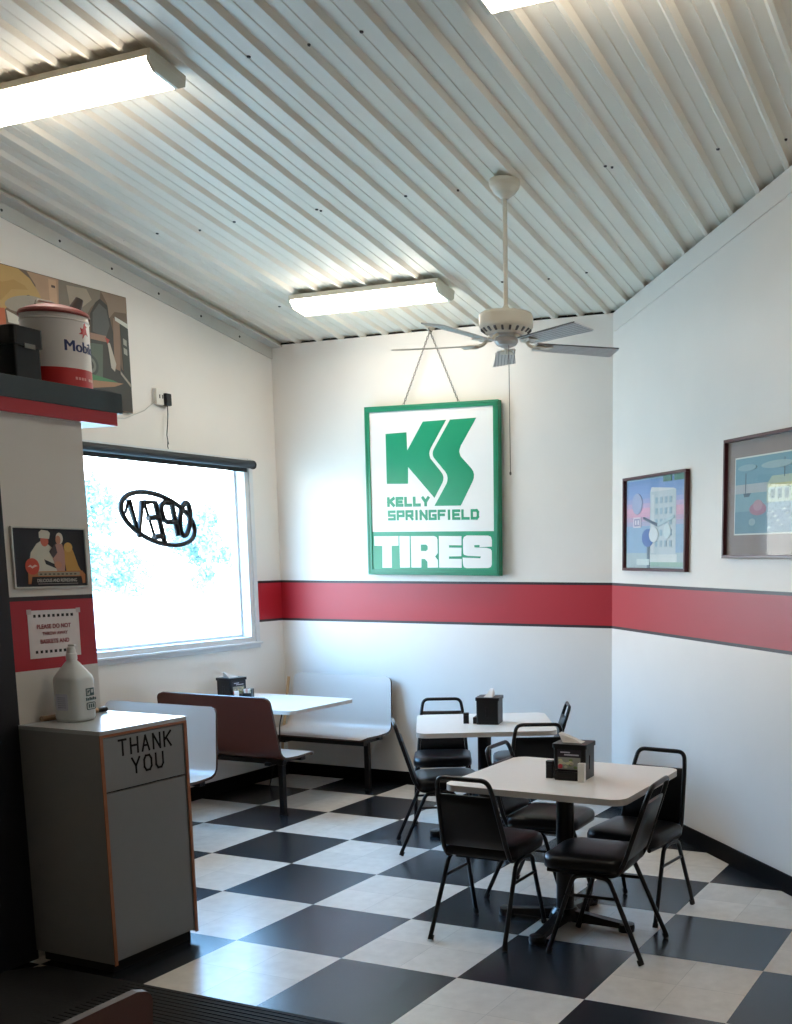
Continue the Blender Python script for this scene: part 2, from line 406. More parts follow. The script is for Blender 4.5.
# angle trim along the left wall and flush strip on the corner wall
def strip(name, pts, m): return struct(MB().add(pts, BOX).build(name, m))
ya, yb = YB, -9.0
strip('trim_3', [(XL, yb, zc(yb) - .13), (XL + .012, yb, zc(yb) - .13), (XL + .012, ya, zc(ya) - .13), (XL, ya, zc(ya) - .13),
                 (XL, yb, zc(yb) - .03), (XL + .012, yb, zc(yb) - .03), (XL + .012, ya, zc(ya) - .03), (XL, ya, zc(ya) - .03)], M_trim)
strip('trim_4', [(XL, yb, zc(yb) - .045), (XL + .11, yb, zc(yb) - .045), (XL + .11, ya, zc(ya) - .045), (XL, ya, zc(ya) - .045),
                 (XL, yb, zc(yb) - .031), (XL + .11, yb, zc(yb) - .031), (XL + .11, ya, zc(ya) - .031), (XL, ya, zc(ya) - .031)], M_trim)
struct(MB().add(diag(-.006, 0, .02, 7.0, lambda y: zc(y) - .16, lambda y: zc(y) - .036), BOX).build('trim_5', M_wall))
mb = MB()
for k in range(-3, 18):
    yy = 1.3 - .42 * k
    mb.lathe([(.0001, 0), (.007, 0), (.009, -.004)], 0, 8, Matrix.Translation((XL + .016, yy, zc(yy) - .09)) @ Matrix.Rotation(pi / 2, 4, 'Y'), False)
struct(mb.build('trim_screws', M_screw))
# baseboards
struct(MB().bb(XL, XL + .012, -9, YB, 0, .105).build('baseboard_left', M_base))
struct(MB().bb(XL, 1.785, YB - .012, YB, 0, .105).build('baseboard_back', M_base))
struct(MB().add(diag(-.012, 0, 0, 7.0, lambda y: 0, lambda y: .105), BOX).build('baseboard_right', M_base))

# partition pier with dark post beside it
struct(MB().bb(.21, .53, -2.383, -1.91, 0, 2.455).build('wall_partition', M_pil))
struct(MB().bb(.26, .54, -2.60, -2.385, 0, 2.455).build('wall_post', mat('dark_blue_post', (14, 17, 26), .5)))
struct(MB().bb(.21, .52, -5.2, -2.602, 0, 2.455).build('wall_counter', M_white))

# window
wn = struct(MB().build('window_1', M_alu))
fr = MB(); t_ = .045
def ring(mb, y0, y1, z0, z1, t, xa, xb):
    mb.bb(xa, xb, y0, y1, z0, z0 + t); mb.bb(xa, xb, y0, y1, z1 - t, z1); mb.bb(xa, xb, y0, y0 + t, z0 + t, z1 - t); mb.bb(xa, xb, y1 - t, y1, z0 + t, z1 - t)
ring(fr, WY0, WY1, WZ0, WZ1, .045, XL - .16, XL + .001)
fr.build('window_frame', M_alu, wn, .003)
sa = MB(); ring(sa, WY0 + .045, WY1 - .045, WZ0 + .045, WZ1 - .045, .02, XL - .125, XL - .085); sa.build('window_sash', M_alu, wn, .003)
cs = MB()
cs.bb(XL - .002, XL + .012, WY0 - .05, WY1 + .05, WZ0 - .045, WZ0); cs.bb(XL - .002, XL + .012, WY1, WY1 + .045, WZ0, WZ1); cs.bb(XL - .002, XL + .03, WY0 - .05, WY1 + .06, WZ0 - .012, WZ0 + .006)
cs.build('window_sill', M_alu, wn, .003)
MB().bb(XL - .102, XL - .098, WY0 + .06, WY1 - .06, WZ0 + .06, WZ1 - .06).build('glass_pane', M_glass, wn)

# ------------------------------------------------------------------ booths
def shell_mesh(L, parent, dark=False):
    prof = []
    zs = [(.0, .885), (.012, .82), (.024, .74), (.036, .66), (.048, .58), (.056, .53)]
    prof += zs
    for k in range(1, 7):   # sweep from back into seat
        a = pi - (pi / 2) * k / 6 - .08 * (1 - k / 6)
        prof.append((.146 + .09 * cos(a), .53 - .02 - .07 * sin(a - pi / 2 + pi / 2) + .0))
    prof = zs + [(.064, .495), (.08, .47), (.105, .457), (.14, .452), (.24, .447), (.34, .450), (.40, .452), (.43, .447), (.45, .434)]
    d = [0]
    for a, b in zip(prof[:-1], prof[1:]): d.append(d[-1] + sqrt((a[0] - b[0]) ** 2 + (a[1] - b[1]) ** 2))
    # refine near the two ends so the round corners read
    fine = []
    for i in range(len(prof) - 1):
        m = 6 if i in (0, len(prof) - 3, len(prof) - 2) else 1
        for k in range(m):
            t = k / m; fine.append((prof[i][0] * (1 - t) + prof[i + 1][0] * t, prof[i][1] * (1 - t) + prof[i + 1][1] * t, d[i] * (1 - t) + d[i + 1] * t))
    fine.append(prof[-1] + (d[-1],)); T = d[-1]
    def ins(s):
        r = .048; e = min(s, T - s)
        base = 0 if e > r else r - sqrt(max(0, r * r - (r - e) ** 2))
        mid = .03 * (1 - min(1, s / (T * .5))) if s < T * .5 else 0
        return base + mid
    th = .017; n = len(fine); NX = 8; top = []; bot = []
    for i, (y, z, s) in enumerate(fine):
        j0, j1 = max(0, i - 1), min(n - 1, i + 1)
        t = Vector((0, fine[j1][0] - fine[j0][0], fine[j1][1] - fine[j0][1])).normalized(); nr = Vector((0, -t.z, t.y))
        a = ins(s)
        for k in range(NX + 1):
            x = a + (L - 2 * a) * k / NX
            top.append(Vector((x, y, z))); bot.append(Vector((x, y, z)) - nr * th)
    mb = MB(); W = NX + 1
    mb.add(top, [(i * W + k, i * W + k + 1, (i + 1) * W + k + 1, (i + 1) * W + k) for i in range(n - 1) for k in range(NX)], 0, True)
    mb.add(bot, [(i * W + k, (i + 1) * W + k, (i + 1) * W + k + 1, i * W + k + 1) for i in range(n - 1) for k in range(NX)], 1, True)
    bd = [i * W for i in range(n)] + [(n - 1) * W + k for k in range(1, NX + 1)] + [i * W + NX for i in range(n - 2, -1, -1)] + [k for k in range(NX - 1, 0, -1)]
    m = len(bd); vs = [top[i] for i in bd] + [bot[i] for i in bd]
    mb.add(vs, [(i, (i + 1) % m, m + (i + 1) % m, m + i) for i in range(m)], 2, False)
    return mb.build('bench_shell', [M_shellw, M_shellb, M_rim], parent)
def bench(label, L, loc, rz, legs, wall=None, group='moulded booth benches'):
    t = thing('booth_bench', label, 'bench', loc, rz, group)
    shell_mesh(L, t)
    fr = MB()
    fr.bb(.04, L - .04, .12, .17, .395, .43); fr.bb(.04, L - .04, .33, .38, .395, .43)
    fr.bb(.02, L - .14, .375, .425, .385, .432)
    fr.build('seat_frame', M_black, t, .004)
    if wall: MB().bb(wall[0], wall[1], .12, .38, .36, .395).build('wall_bracket', M_black, t, .003)
    for x in legs:
        lg = MB(); lg.bb(x - .02, x + .02, .24, .28, .008, .43); lg.bb(x - .025, x + .025, .1, .4, .385, .41)
        o = lg.build('leg', M_black, t, .004)
        MB().bb(x - .024, x + .024, .235, .285, 0, .012).build('foot_plate', M_black, o, .004)
    return t
bench('booth bench standing against the back wall, white seat facing the window table', 1.0, (-.055, 1.62, 0), pi, (.10,), (.80, 1.124))
bench('brown-backed booth bench whose white seat faces the window table', 1.05, (-1.13, .15, 0), 0, (.89,), (-.049, .22))
bench('white booth bench partly hidden behind the grey bin cabinet', 1.0, (-.10, -.36, 0), pi, (.18,), (.80, 1.079))
bench('brown-backed booth bench in the dark corner beside the rubber mat', 1.0, (2.93, -5.06, 0), pi / 2, (.16, .84))

def rounded_top(wd, dp, r, th, par, name='tabletop'):
    mb = MB(); mb.prism(rrect(wd, dp, r, 8), -th, 0, 0, None, 1)
    return mb.build(name, [M_lam, M_lamedge], par, .003)
bt = thing('booth_table', 'white booth table reaching out from the wall under the window', 'table', (-.66, .84, 0))
o = rounded_top(1.0, .78, .06, .028, bt); o.location = (0, 0, .75)
for yy in (-.22, .22): MB().tube([(-.505, yy, .46), (-.10, yy, .715)], .014, 0, 8).build('brace', M_black, bt)
MB().bb(-.515, -.44, -.3, .3, .68, .722).build('wall_bracket', M_black, bt, .004)
tag(MB().tube(rounded([(-.655, .98, .7215), (-.66, .98, .66), (-.70, .985, .55), (-.78, 1.08, .40), (-.90, 1.15, .2), (-.98, 1.18, .005)], .08), .005, 0, 8).build('power_cord', M_plast), 'thin black cord hanging down under the window table', 'cord')
st = MB().tube([(-1.13, 1.50, .0), (-1.085, 1.56, .60), (-1.063, 1.59, .85)], .012, 0, 8)
tag(st.build('wooden_stick', M_pine), 'pale wooden stick leaning in the corner behind the window table', 'stick')

# ------------------------------------------------------------------ pedestal tables
def pedestal(label, wd, dp, loc, rz, armrot=0.0):
    t = thing('pedestal_table', label, 'table', loc, rz, 'pedestal dining tables')
    o = rounded_top(wd, dp, .07, .03, t); o.location = (0, 0, .755)
    MB().lathe([(.045, .05), (.045, .705)], 0, 20).build('post', M_black, t)
    MB().bb(-.2, .2, -.03, .03, .705, .725).bb(-.03, .03, -.2, .2, .705, .725).lathe([(.0001, .69), (.09, .69), (.09, .706), (.0001, .706)], 0, 20).build('top_plate', M_black, t)
    bs = MB().lathe([(.0001, .085), (.055, .085), (.075, .06), (.085, .03), (.0001, .03)], 0, 20)
    b = bs.build('base', M_black, t)
    for k in range(4):
        Mr = Matrix.Rotation(k * pi / 2 + armrot, 4, 'Z'); a = MB()
        pr = [(.05, .075), (.16, .06), (.27, .047), (.33, .04)]
        vs = []; fs = []
        for (x, h), wv in zip(pr, (.034, .03, .032, .036)):
            vs += [(x, -wv, .018), (x, wv, .018), (x, wv * .75, h), (x, -wv * .75, h)]
        for i in range(3):
            q = i * 4
            for j in range(4): fs.append((q + j, q + (j + 1) % 4, q + 4 + (j + 1) % 4, q + 4 + j))
        fs += [(0, 3, 2, 1), (12, 13, 14, 15)]
        a.add(vs, fs, 0, False, Mr)
        a.lathe([(.0001, .0), (.04, .0), (.043, .018), (.040, .038), (.0001, .043)], 0, 16, Mr @ Matrix.Translation((.33, 0, 0)))
        a.build('base_arm', M_black, b, .003)
    return t
T1 = (2.575, -.955, 0)
pedestal('white pedestal dining table, the bigger-looking one ringed by four black chairs', .93, .83, T1, 0)
T2 = (1.358, .486, 0)
pedestal('white pedestal dining table turned at an angle, between the booth and the other table', .88, .835, T2, radians(31))

# ------------------------------------------------------------------ stacking chairs (faces +y, origin between the rear feet)
def make_chair(label):
    t = thing('stacking_chair', label, 'chair', (0, 0, 0), 0, 'black stacking chairs')
    # seat cushion
    mb = MB(); W = .20
    out = [(-.155, .105), (.155, .105)] + arc(W - .05, .16, .05, -pi / 2 + .4, 0, 3) + arc(W - .09, .415, .09, 0, pi / 2, 6) + arc(-W + .09, .415, .09, pi / 2, pi, 6) + arc(-W + .05, .16, .05, pi, 1.5 * pi - .4, 3)
    rings = []
    cx, cy = 0, .3
    for sc, z in ((.90, .405), (.99, .412), (1.0, .43), (1.0, .445), (.97, .462), (.88, .472), (.6, .478), (.25, .480)):
        rings.append([((x - cx) * sc + cx, (y - cy) * sc + cy, z) for x, y in out])
    n = len(out); vs = [p for r in rings for p in r]
    fs = [(i * n + j, i * n + (j + 1) % n, (i + 1) * n + (j + 1) % n, (i + 1) * n + j) for i in range(len(rings) - 1) for j in range(n)]
    fs += [tuple(range(n))[::-1], tuple(range((len(rings) - 1) * n, len(rings) * n))]
    mb.add(vs, fs, 0, True); mb.build('seat', M_vinyl, t)
    # back frame: one bent tube from under the seat, up and over
    def back(z): return .105 - (z - .44) * .33          # y on the leaning back
    half = [(.165, .47, .40), (.17, .30, .398), (.172, .13, .398), (.172, back(.46) - .004, .46), (.147, back(.735), .735), (.132, back(.815), .815)]
    path = half + [(-x, y, z) for x, y, z in half[::-1]]
    MB().tube(rounded(path, .075, 7), .0115, 0, 10).build('back_frame', M_black, t)
    # padded back
    vsf = []; rows = []
    for i, z in enumerate((.462, .470, .51, .60, .68, .722, .732)):
        hw = .168 - (z - .46) * .09 - .008; e = .5 if i in (0, 6) else 1.0
        rows.append((z, hw, e))
    mb = MB(); NX = 8; F = []; B = []
    for z, hw, e in rows:
        for k in range(NX + 1):
            u = -1 + 2 * k / NX; bul = (1 - u ** 4) * .012 * e + .008 * e
            F.append((u * hw, back(z) + bul, z)); B.append((u * hw, back(z) - bul * .75, z))
    Wd = NX + 1; nr = len(rows)
    mb.add(F, [(i * Wd + k, (i + 1) * Wd + k, (i + 1) * Wd + k + 1, i * Wd + k + 1) for i in range(nr - 1) for k in range(NX)], 0, True)
    mb.add(B, [(i * Wd + k, i * Wd + k + 1, (i + 1) * Wd + k + 1, (i + 1) * Wd + k) for i in range(nr - 1) for k in range(NX)], 0, True)
    bd = [k for k in range(NX + 1)] + [i * Wd + NX for i in range(1, nr)] + [(nr - 1) * Wd + k for k in range(NX - 1, -1, -1)] + [i * Wd for i in range(nr - 2, 0, -1)]
    m = len(bd); mb.add([F[i] for i in bd] + [B[i] for i in bd], [(i, (i + 1) % m, m + (i + 1) % m, m + i) for i in range(m)], 0, True)
    mb.build('backrest', M_vinyl, t)
    for s in (-1, 1):
        for kind in (0, 1):
            foot = (s * .20, .0, .006) if kind == 0 else (s * .195, .455, .006)
            knee = (s * .183, .165, .385) if kind == 0 else (s * .183, .335, .385)
            end = (s * .18, .25, .395)
            lg = MB().tube(rounded([Vector(foot) + Vector((0, 0, .012)), knee, end], .03, 5), .0115, 0, 10).build('leg', M_black, t)
            MB().tube([foot, Vector(foot) + (Vector(knee) - Vector(foot)) * .06], .0145, 0, 10).build('foot_cap', M_cap, lg)
        MB().tube([(s * .1875, .125, .295), (s * .1875, .375, .295)], .008, 0, 8).build('side_stretcher', M_black, t)
    MB().tube([(-.183, .25, .396), (.183, .25, .396)], .010, 0, 8).bb(-.12, .12, .12, .44, .398, .408).build('seat_support', M_black, t)
    return t
def face(rz): return rz - pi / 2          # turn so that local +y points along the compass angle rz
chairs = [
    ('black stacking chair with its padded back to the viewer, tucked at the bigger-looking table', (2.287, -1.463), radians(90)),
    ('black stacking chair seen edge-on, pulled out beside the bigger-looking table, back over bare floor', (3.13, -1.18), radians(182.5)),
    ('black stacking chair standing in front of the angled wall, its back to that wall', (2.88, -.40), radians(-96)),
    ('black stacking chair mostly hidden under the tabletop, back toward the far table', (2.02, -.575), radians(2)),
    ('black stacking chair between the two pedestal tables, its back to the bigger-looking table', (1.888, .193), radians(119)),
    ('black stacking chair at the far side of the angled table, only its loop top showing', (1.68, 1.08), radians(208)),
    ('black stacking chair with its back to the back wall, beside the booth bench end', (.735, 1.01), radians(-60)),
    ('black stacking chair seen edge-on in front of the booth bench by the wall', (1.02, -.045), radians(35)),
]
c0 = make_chair(chairs[0][0])
for i, (lb, (cx, cy), a) in enumerate(chairs):
    if i == 0: c0.location = (cx, cy, 0); c0.rotation_euler = (0, 0, face(a))
    else: dup(c0, lb, (cx, cy, 0), face(a))

# ------------------------------------------------------------------ napkin dispensers and shakers
def dispenser(label, loc, rz, card, packets=False):
    t = thing('napkin_dispenser', label, 'napkin dispenser', loc, rz, 'black napkin dispensers')
    w_, d_, h_ = .165, .145, .155
    b = MB(); b.prism(rrect(w_, d_, .01, 3), .0, h_); b.box((w_ / 2 + .001, 0, .08), (.004, .02, .07)); b.box((-w_ / 2 - .001, 0, .08), (.004, .02, .07)); b.build('body', M_plast, t, .002)
    MB().prism(rrect(w_ + .012, d_ + .012, .012, 3), h_, h_ + .02).build('lid', M_plast, t, .004)
    Mf = frameM((0, -d_ / 2 - .0005, .02), (1, 0, 0), (0, 0, 1))
    a = Art(); a.rect(-.062, .062, .0, .128, (34, 28, 40)); a.rect(-.058, .058, .03, .09, (150, 150, 138))
    for q in range(14): a.ell(-.05 + .1 * random.random(), .036 + .045 * random.random(), .010, .007, random.choice([(196, 190, 160), (120, 140, 84), (206, 196, 150), (176, 160, 140)]), 8)
    a.ell(-.045, .045, .012, .012, (200, 60, 70), 12)
    for k, ln in enumerate((.05, .075)): a.rect(-.045 + .02 * k, -.045 + .02 * k + ln, .112 - .012 * k, .118 - .012 * k, (190, 186, 196))
    c = a.build('advert_card', t); c.matrix_local = Mf
    MB().bb(-.055, .055, -d_ / 2 - .028, -d_ / 2 - .001, 0, .042).bb(-.065, -.055, -d_ / 2 - .028, -d_ / 2 - .001, 0, .05).build('front_tray', M_plast, t, .002)
    nk = MB()
    nk.add([(-.05, -.03, h_ + .02), (.05, -.03, h_ + .02), (.05, .03, h_ + .02), (-.05, .03, h_ + .02), (-.078, -.012, h_ + .062), (.0, -.012, h_ + .040), (.01, .014, h_ + .036), (-.07, .014, h_ + .068)], BOX)
    nk.build('napkin', M_paper, t, .002)
    return t
def shaker(name, label, loc, rz, m, h=.085, w_=.036, grp=None):
    t = thing(name, label, 'shaker', loc, rz, grp)
    MB().prism(rrect(w_, w_, .005, 3), 0, h - .014).build('body', m, t, .002)
    MB().prism(rrect(w_ + .001, w_ + .001, .006, 3), h - .0135, h).build('lid', m, t, .003)
    return t
ZT = .755
dispenser('black napkin dispenser with a picture card, on the bigger-looking table', (2.625, -.955, ZT), radians(4), 1)
shaker('salt_shaker', 'white square shaker in front of the dispenser on the bigger-looking table', (2.706, -1.05, ZT), radians(8), M_signw, .09, .034)
shaker('pepper_shaker', 'black square shaker against the dispenser on the bigger-looking table', (2.522, -1.015, ZT), radians(8), M_plast, .085, .036)
dispenser('black napkin dispenser turned side-on, on the angled table', (1.40, .485, ZT), radians(-74), 1)
shaker('pepper_shaker', 'small black shaker standing beside the dispenser on the angled table', (1.268, .405, ZT), radians(31), M_plast, .07, .036)
dispenser('black napkin dispenser with a tuft of napkin, on the window table', (-.99, .80, .75), radians(84), 1)
shaker('salt_shaker', 'white square shaker beside the dispenser on the window table', (-.86, .70, .75), radians(40), M_signw, .085, .034)
cb = thing('condiment_caddy', 'black caddy of sugar packets beside the dispenser on the window table', 'caddy', (-.825, .79, .75), radians(20))
MB().bb(-.035, .035, -.03, .03, 0, .008).bb(-.035, -.031, -.03, .03, .008, .075).bb(.031, .035, -.03, .03, .008, .095).bb(-.031, .031, -.03, -.026, .008, .065).bb(-.031, .031, .026, .03, .008, .095).build('box', M_plast, cb, .001)
for k in range(4): MB().box((-.018 + .012 * k, 0, .052), (.008, .042, .085), 0, None, Matrix.Rotation(.12 * (k - 1.5), 3, 'Y')).build('sugar_packet', [M_paper, flat((214, 170, 160)), M_paper, flat((196, 186, 160))][k], cb)

# ------------------------------------------------------------------ grey bin cabinet
A = Vector((1.029, -2.401, 0)); B = Vector((1.034, -1.890, 0)); ex = (B - A).normalized()
CAB = frameM(A, ex, (0, 0, 1))            # x along the front, y up, z out of the front
t = thing('waste_bin_cabinet', 'grey laminate bin cabinet with THANK YOU on its flap', 'waste bin cabinet', M=CAB)
Wc, Hc, Dc = .518, 1.094, .486
MB().bb(.02, Wc - .02, 0, .045, -Dc + .03, -.03).build('plinth', M_dark, t)
bd = MB(); bd.bb(0, .018, .045, Hc - .018, -Dc, -.001); bd.bb(Wc - .018, Wc, .045, Hc - .018, -Dc, -.001); bd.bb(.018, Wc - .018, .045, Hc - .018, -Dc, -Dc + .018); bd.bb(.018, Wc - .018, .045, .063, -Dc + .018, -.03)
bd.build('body', M_grey, t, .001)
MB().bb(0, Wc, Hc - .018, Hc, -Dc, .004).build('top_panel', M_greytop, t, .001)
eg = MB(); eg.bb(0, .017, .04, Hc - .019, -.001, .003); eg.bb(Wc - .017, Wc, .04, Hc - .019, -.001, .003); eg.bb(.017, Wc - .017, Hc - .03, Hc - .019, -.02, .002); eg.build('wood_edging', M_wood, t)
MB().bb(.018, Wc - .018, .05, Hc - .03, -.05, -.04).build('inner_panel', M_dark, t)
fl = MB().bb(.022, Wc - .022, .822, Hc - .034, -.022, -.003).build('flap', M_grey, t, .002)
lt = MB()
strokes(lt, 'THANK', .103, .968, .318, .076, .0095, 0, .0016, 0, .42)
strokes(lt, 'YOU', .172, .877, .194, .076, .0095, 0, .0016, 0, .42)
lt.build('lettering', M_ink, fl).location = (0, 0, -.0026)
MB().bb(.022, Wc - .022, .055, .814, -.022, -.003).build('door', M_grey, t, .002)
# bottle
bz = Hc
bt_ = thing('sanitizer_bottle', 'translucent white gallon bottle standing on the grey bin cabinet', 'bottle', (.665, -2.185, bz), radians(10))
M_jug = mat('translucent_plastic', (226, 228, 224), .3, 0, .03)
M_jug.node_tree.nodes['Principled BSDF'].inputs['Transmission Weight'].default_value = .25
def sqring(s, z, p=4.0, n=28):
    r = []
    for j in range(n):
        a = 2 * pi * j / n; c_, s_ = cos(a), sin(a)
        r.append((s * math.copysign(abs(c_) ** (2 / p), c_), s * math.copysign(abs(s_) ** (2 / p), s_), z))
    return r
rg = [sqring(.055, 0), sqring(.066, .004), sqring(.071, .018), sqring(.072, .19), sqring(.069, .205, 3.6), sqring(.05, .235, 3), sqring(.031, .266, 2.2), sqring(.022, .276, 2), sqring(.021, .29, 2)]
mb = MB(); n = 28
mb.add([p for r in rg for p in r], [(i * n + j, i * n + (j + 1) % n, (i + 1) * n + (j + 1) % n, (i + 1) * n + j) for i in range(len(rg) - 1) for j in range(n)] + [tuple(range(n))[::-1]], 0, True)
mb.build('jug', M_jug, bt_)
MB().lathe([(.0001, .280), (.024, .280), (.024, .306), (.020, .312), (.017, .336), (.0001, .342)], 0, 20).build('cap', M_signw, bt_)
MB().box((.006, 0, .345), (.034, .016, .008)).build('flip_top', M_signw, bt_, .002)
g_ = (44, 74, 74)
a = Art()
a.rect(-.026, .030, .115, .150, g_); a.rect(-.020, .0, .120, .145, (190, 194, 190)); a.sh([(-.016, .122), (.002, .140), (-.016, .140)], g_); a.rect(.008, .024, .128, .144, (186, 190, 188))
for k in range(6): a.rect(-.028 + k * .012, -.020 + k * .012, .094, .108 - .003 * (k % 2), g_)
a.sh(rrect(.062, .034, .008, 3, .004, .068), g_); a.sh(rrect(.054, .026, .006, 3, .004, .068), (190, 194, 190))
for k in range(3): a.rect(-.016 + k * .015, -.006 + k * .015, .060, .077, g_)
o = a.build('printed_label', bt_); o.matrix_local = frameM((.0722, .012, 0), (0, 1, 0), (0, 0, 1))
a = Art(); a.sh(rrect(.062, .075, .006, 3, 0, .08), (212, 214, 226))
for k in range(6): a.rect(-.022, .02, .054 + k * .009, .057 + k * .009, (150, 154, 176))
o = a.build('side_label', bt_); o.matrix_local = frameM((-.012, -.0722, .012), (1, 0, 0), (0, 0, 1))
dw = thing('wooden_rod', 'tan wooden rod lying on the grey bin cabinet against the pier', 'rod', (.556, -2.09, bz + .0125), 0)
MB().tube([(0, -.19, 0), (.002, .13, 0)], .0125, 0, 12).build('shaft', M_tan, dw); MB().tube([(.002, .13, 0), (.0023, .185, 0)], .0125, 0, 12).build('dark_end', M_plast, dw)

# rubber mat
rm = MB(); rm.prism([(.56, -2.57), (.68, -2.452), (2.66, -2.447), (2.66, -4.2), (.56, -4.2)], 0, .010)
for k in range(60):
    yy = -2.47 - k * .028
    rm.box((1.9, yy, .0105), (1.46, .010, .004))
tag(rm.build('floor_mat', M_mat), 'black ribbed rubber mat on the floor in front of the grey bin cabinet', 'mat')

# ------------------------------------------------------------------ pier: poster and paper notice
def picture(name, label, cat, Mx, wd, ht, fw, fd, mfr, art_fn, glassy=True):
    t = thing(name, label, cat, M=Mx)
    f = MB(); f.bb(0, wd, 0, fw, 0, fd); f.bb(0, wd, ht - fw, ht, 0, fd); f.bb(0, fw, fw, ht - fw, 0, fd); f.bb(wd - fw, wd, fw, ht - fw, 0, fd)
    f.build('frame', mfr, t, .002)
    MB().bb(fw * .5, wd - fw * .5, fw * .5, ht - fw * .5, .001, .004).build('backing', M_plast, t)
    a = Art(); art_fn(a); o = a.build('print', t); o.location = (0, 0, .0045)
    if glassy: MB().bb(fw, wd - fw, fw, ht - fw, fd * .62, fd * .62 + .002).build('glass', M_pglass, t)
    return t
def chef(a):
    W, H = .412, .275
    a.rect(.004, W - .004, .004, H - .004, (17, 22, 32))
    a.sh([(.085, .10), (.10, .16), (.135, .20), (.165, .215), (.20, .195), (.24, .165), (.262, .14), (.262, .09), (.225, .06), (.12, .06)], (196, 190, 172))
    a.ell(.178, .213, .022, .026, (190, 96, 74)); a.sh([(.15, .225), (.205, .222), (.212, .248), (.20, .258), (.165, .262), (.15, .25)], (206, 200, 184))
    a.sh([(.17, .13), (.235, .105), (.235, .088), (.178, .108)], (30, 26, 30))
    a.ell(.262, .225, .020, .026, (208, 196, 176)); a.ell(.254, .218, .014, .02, (186, 128, 100)); a.sh([(.215, .14), (.24, .20), (.275, .20), (.29, .15), (.28, .07), (.24, .07)], (176, 130, 116))
    a.sh([(.20, .165), (.235, .20), (.245, .16), (.22, .135)], (66, 56, 60))
    a.sh([(.285, .12), (.285, .18), (.315, .195), (.335, .17), (.36, .10), (.375, .075), (.29, .075)], (190, 142, 66)); a.ell(.308, .185, .024, .022, (204, 160, 84))
    a.ell(.245, .105, .02, .016, (188, 130, 100))
    a.sh([(.075, .02), (.078, .075), (.38, .078), (.398, .06), (.395, .02), (.38, .02), (.375, .052), (.098, .052), (.09, .02)], (176, 112, 66)); a.rect(.13, .365, .056, .072, (150, 140, 118))
    for k in range(9): a.rect(.14 + .024 * k, .152 + .024 * k, .060, .066, (70, 60, 50))
    a.ell(.102, .098, .037, .037, (196, 72, 50)); a.sh([(.075, .096), (.09, .106), (.10, .098), (.115, .106), (.13, .10), (.115, .096), (.10, .089), (.09, .096)], (216, 180, 164))
    a.rect(.096, .37, .016, .048, (16, 16, 20)); a.txt('DELICIOUS AND REFRESHING', .021, .233, .034, (206, 200, 190), .80); a.rect(.125, .35, .0185, .0205, (170, 166, 160))
picture('poster_frame', 'small framed soda poster of a chef in white, on the pier above the red band', 'poster', frameM((.531, -2.352, 1.696), (0, 1, -.004), (0, .004, 1)), .412, .275, .008, .012, M_trim, chef, False)
a = Art(); a.rect(-.143, .143, 0, .217, (222, 212, 208))
for k in range(9): a.rect(-.112 + k * .026, -.099 + k * .026, .185, .198, (20, 18, 22)); a.rect(-.112 + k * .026, -.099 + k * .026, .022, .035, (20, 18, 22))
a.txt('PLEASE DO NOT', .027, -.004, .142, (140, 36, 44), .95, .0006); a.txt('THROW AWAY', .021, .0, .110, (140, 36, 44), .95, .0004); a.txt('BASKETS AND', .027, -.004, .074, (140, 36, 44), .95, .0006)
t = thing('paper_notice', 'white paper notice with checkered borders taped on the red band of the pier', 'notice', M=frameM((.531, -2.15, 1.379), (0, 1, -.006), (0, .006, 1)))
a.build('sheet', t)
MB().bb(-.15, -.125, .20, .222, .0045, .0049).bb(.125, .15, .20, .222, .0045, .0049).build('tape', mat('tape', (200, 180, 176), .3), t)

# ------------------------------------------------------------------ shelf and what stands on it
sh = thing('wall_shelf', 'long charcoal shelf with a red fascia running above the pier', 'shelf', (.57, -1.69, 2.456))
MB().bb(-.62, .004, -3.4, 0, .06, .155).build('board', [M_shelf], sh, .002)
MB().bb(-.02, .0, -3.4, -.035, .0, .06).bb(-.60, -.02, -3.4, -.035, .048, .06).build('fascia', M_red, sh, .001)
MB().bb(-.60, -.02, -3.4, -.036, .0, .047).build('soffit', M_white, sh)
ZS = 2.456 + .155
pb = thing('oil_pail', 'round white oil pail with red lid and red base band, on the shelf', 'pail', (.38, -1.885, ZS), 0)
R_ = .149
M_pail = mat('pail_white', (214, 204, 196), .4, 0, .07, 10); M_pailr = mat('pail_red', (186, 34, 34), .4, 0, .07, 10); M_lidr = mat('lid_red', (128, 52, 46), .5, 0, .2, 8)
MB().lathe([(.0001, 0), (R_, 0), (R_ + .003, .004), (R_, .01), (R_, .088)], 0, 48).build('base_band', M_pailr, pb)
MB().lathe([(R_, .088), (R_, .30), (R_ + .004, .305), (R_, .31), (R_, .335)], 0, 48).build('body', M_pail, pb)
MB().lathe([(R_ + .006, .328), (R_ + .008, .338), (R_ + .002, .350), (R_ - .03, .366), (.07, .380), (.0001, .384)], 0, 48).build('lid', M_lidr, pb)
MB().tube([(.035, .085, .366), (.045, .105, .41), (.05, .112, .43)], [.032, .022, .018], 0, 14).build('spout', mat('spout_dark', (56, 44, 40), .5), pb)
MB().tube(rounded([(.0, -.10, .372), (.0, -.09, .392), (.0, -.0, .397), (.0, .02, .382)], .02), .006, 0, 8).build('handle', mat('wire_grey', (150, 140, 128), .4, .4), pb)
def wrap(vs, R, a0):   # bend flat lettering round the pail
    out = []
    for v in vs:
        an = a0 + v.x / R; out.append((( R + v.z) * cos(an), (R + v.z) * sin(an), v.y))
    return out
def pail_text(txt, size, z, a0, m, name, bold=.0):
    mb = MB()
    for k, dx in enumerate((-bold, 0, bold) if bold else (0,)):
        vs, fs = font_mesh(txt, size, Matrix.Translation((dx, z, .0008 + .0001 * k)), .0006); mb.add(wrap(vs, R_, a0), fs)
    mb.build(name, m, pb)
AV = atan2(-5.893 + 1.895, 4.76 - .345)
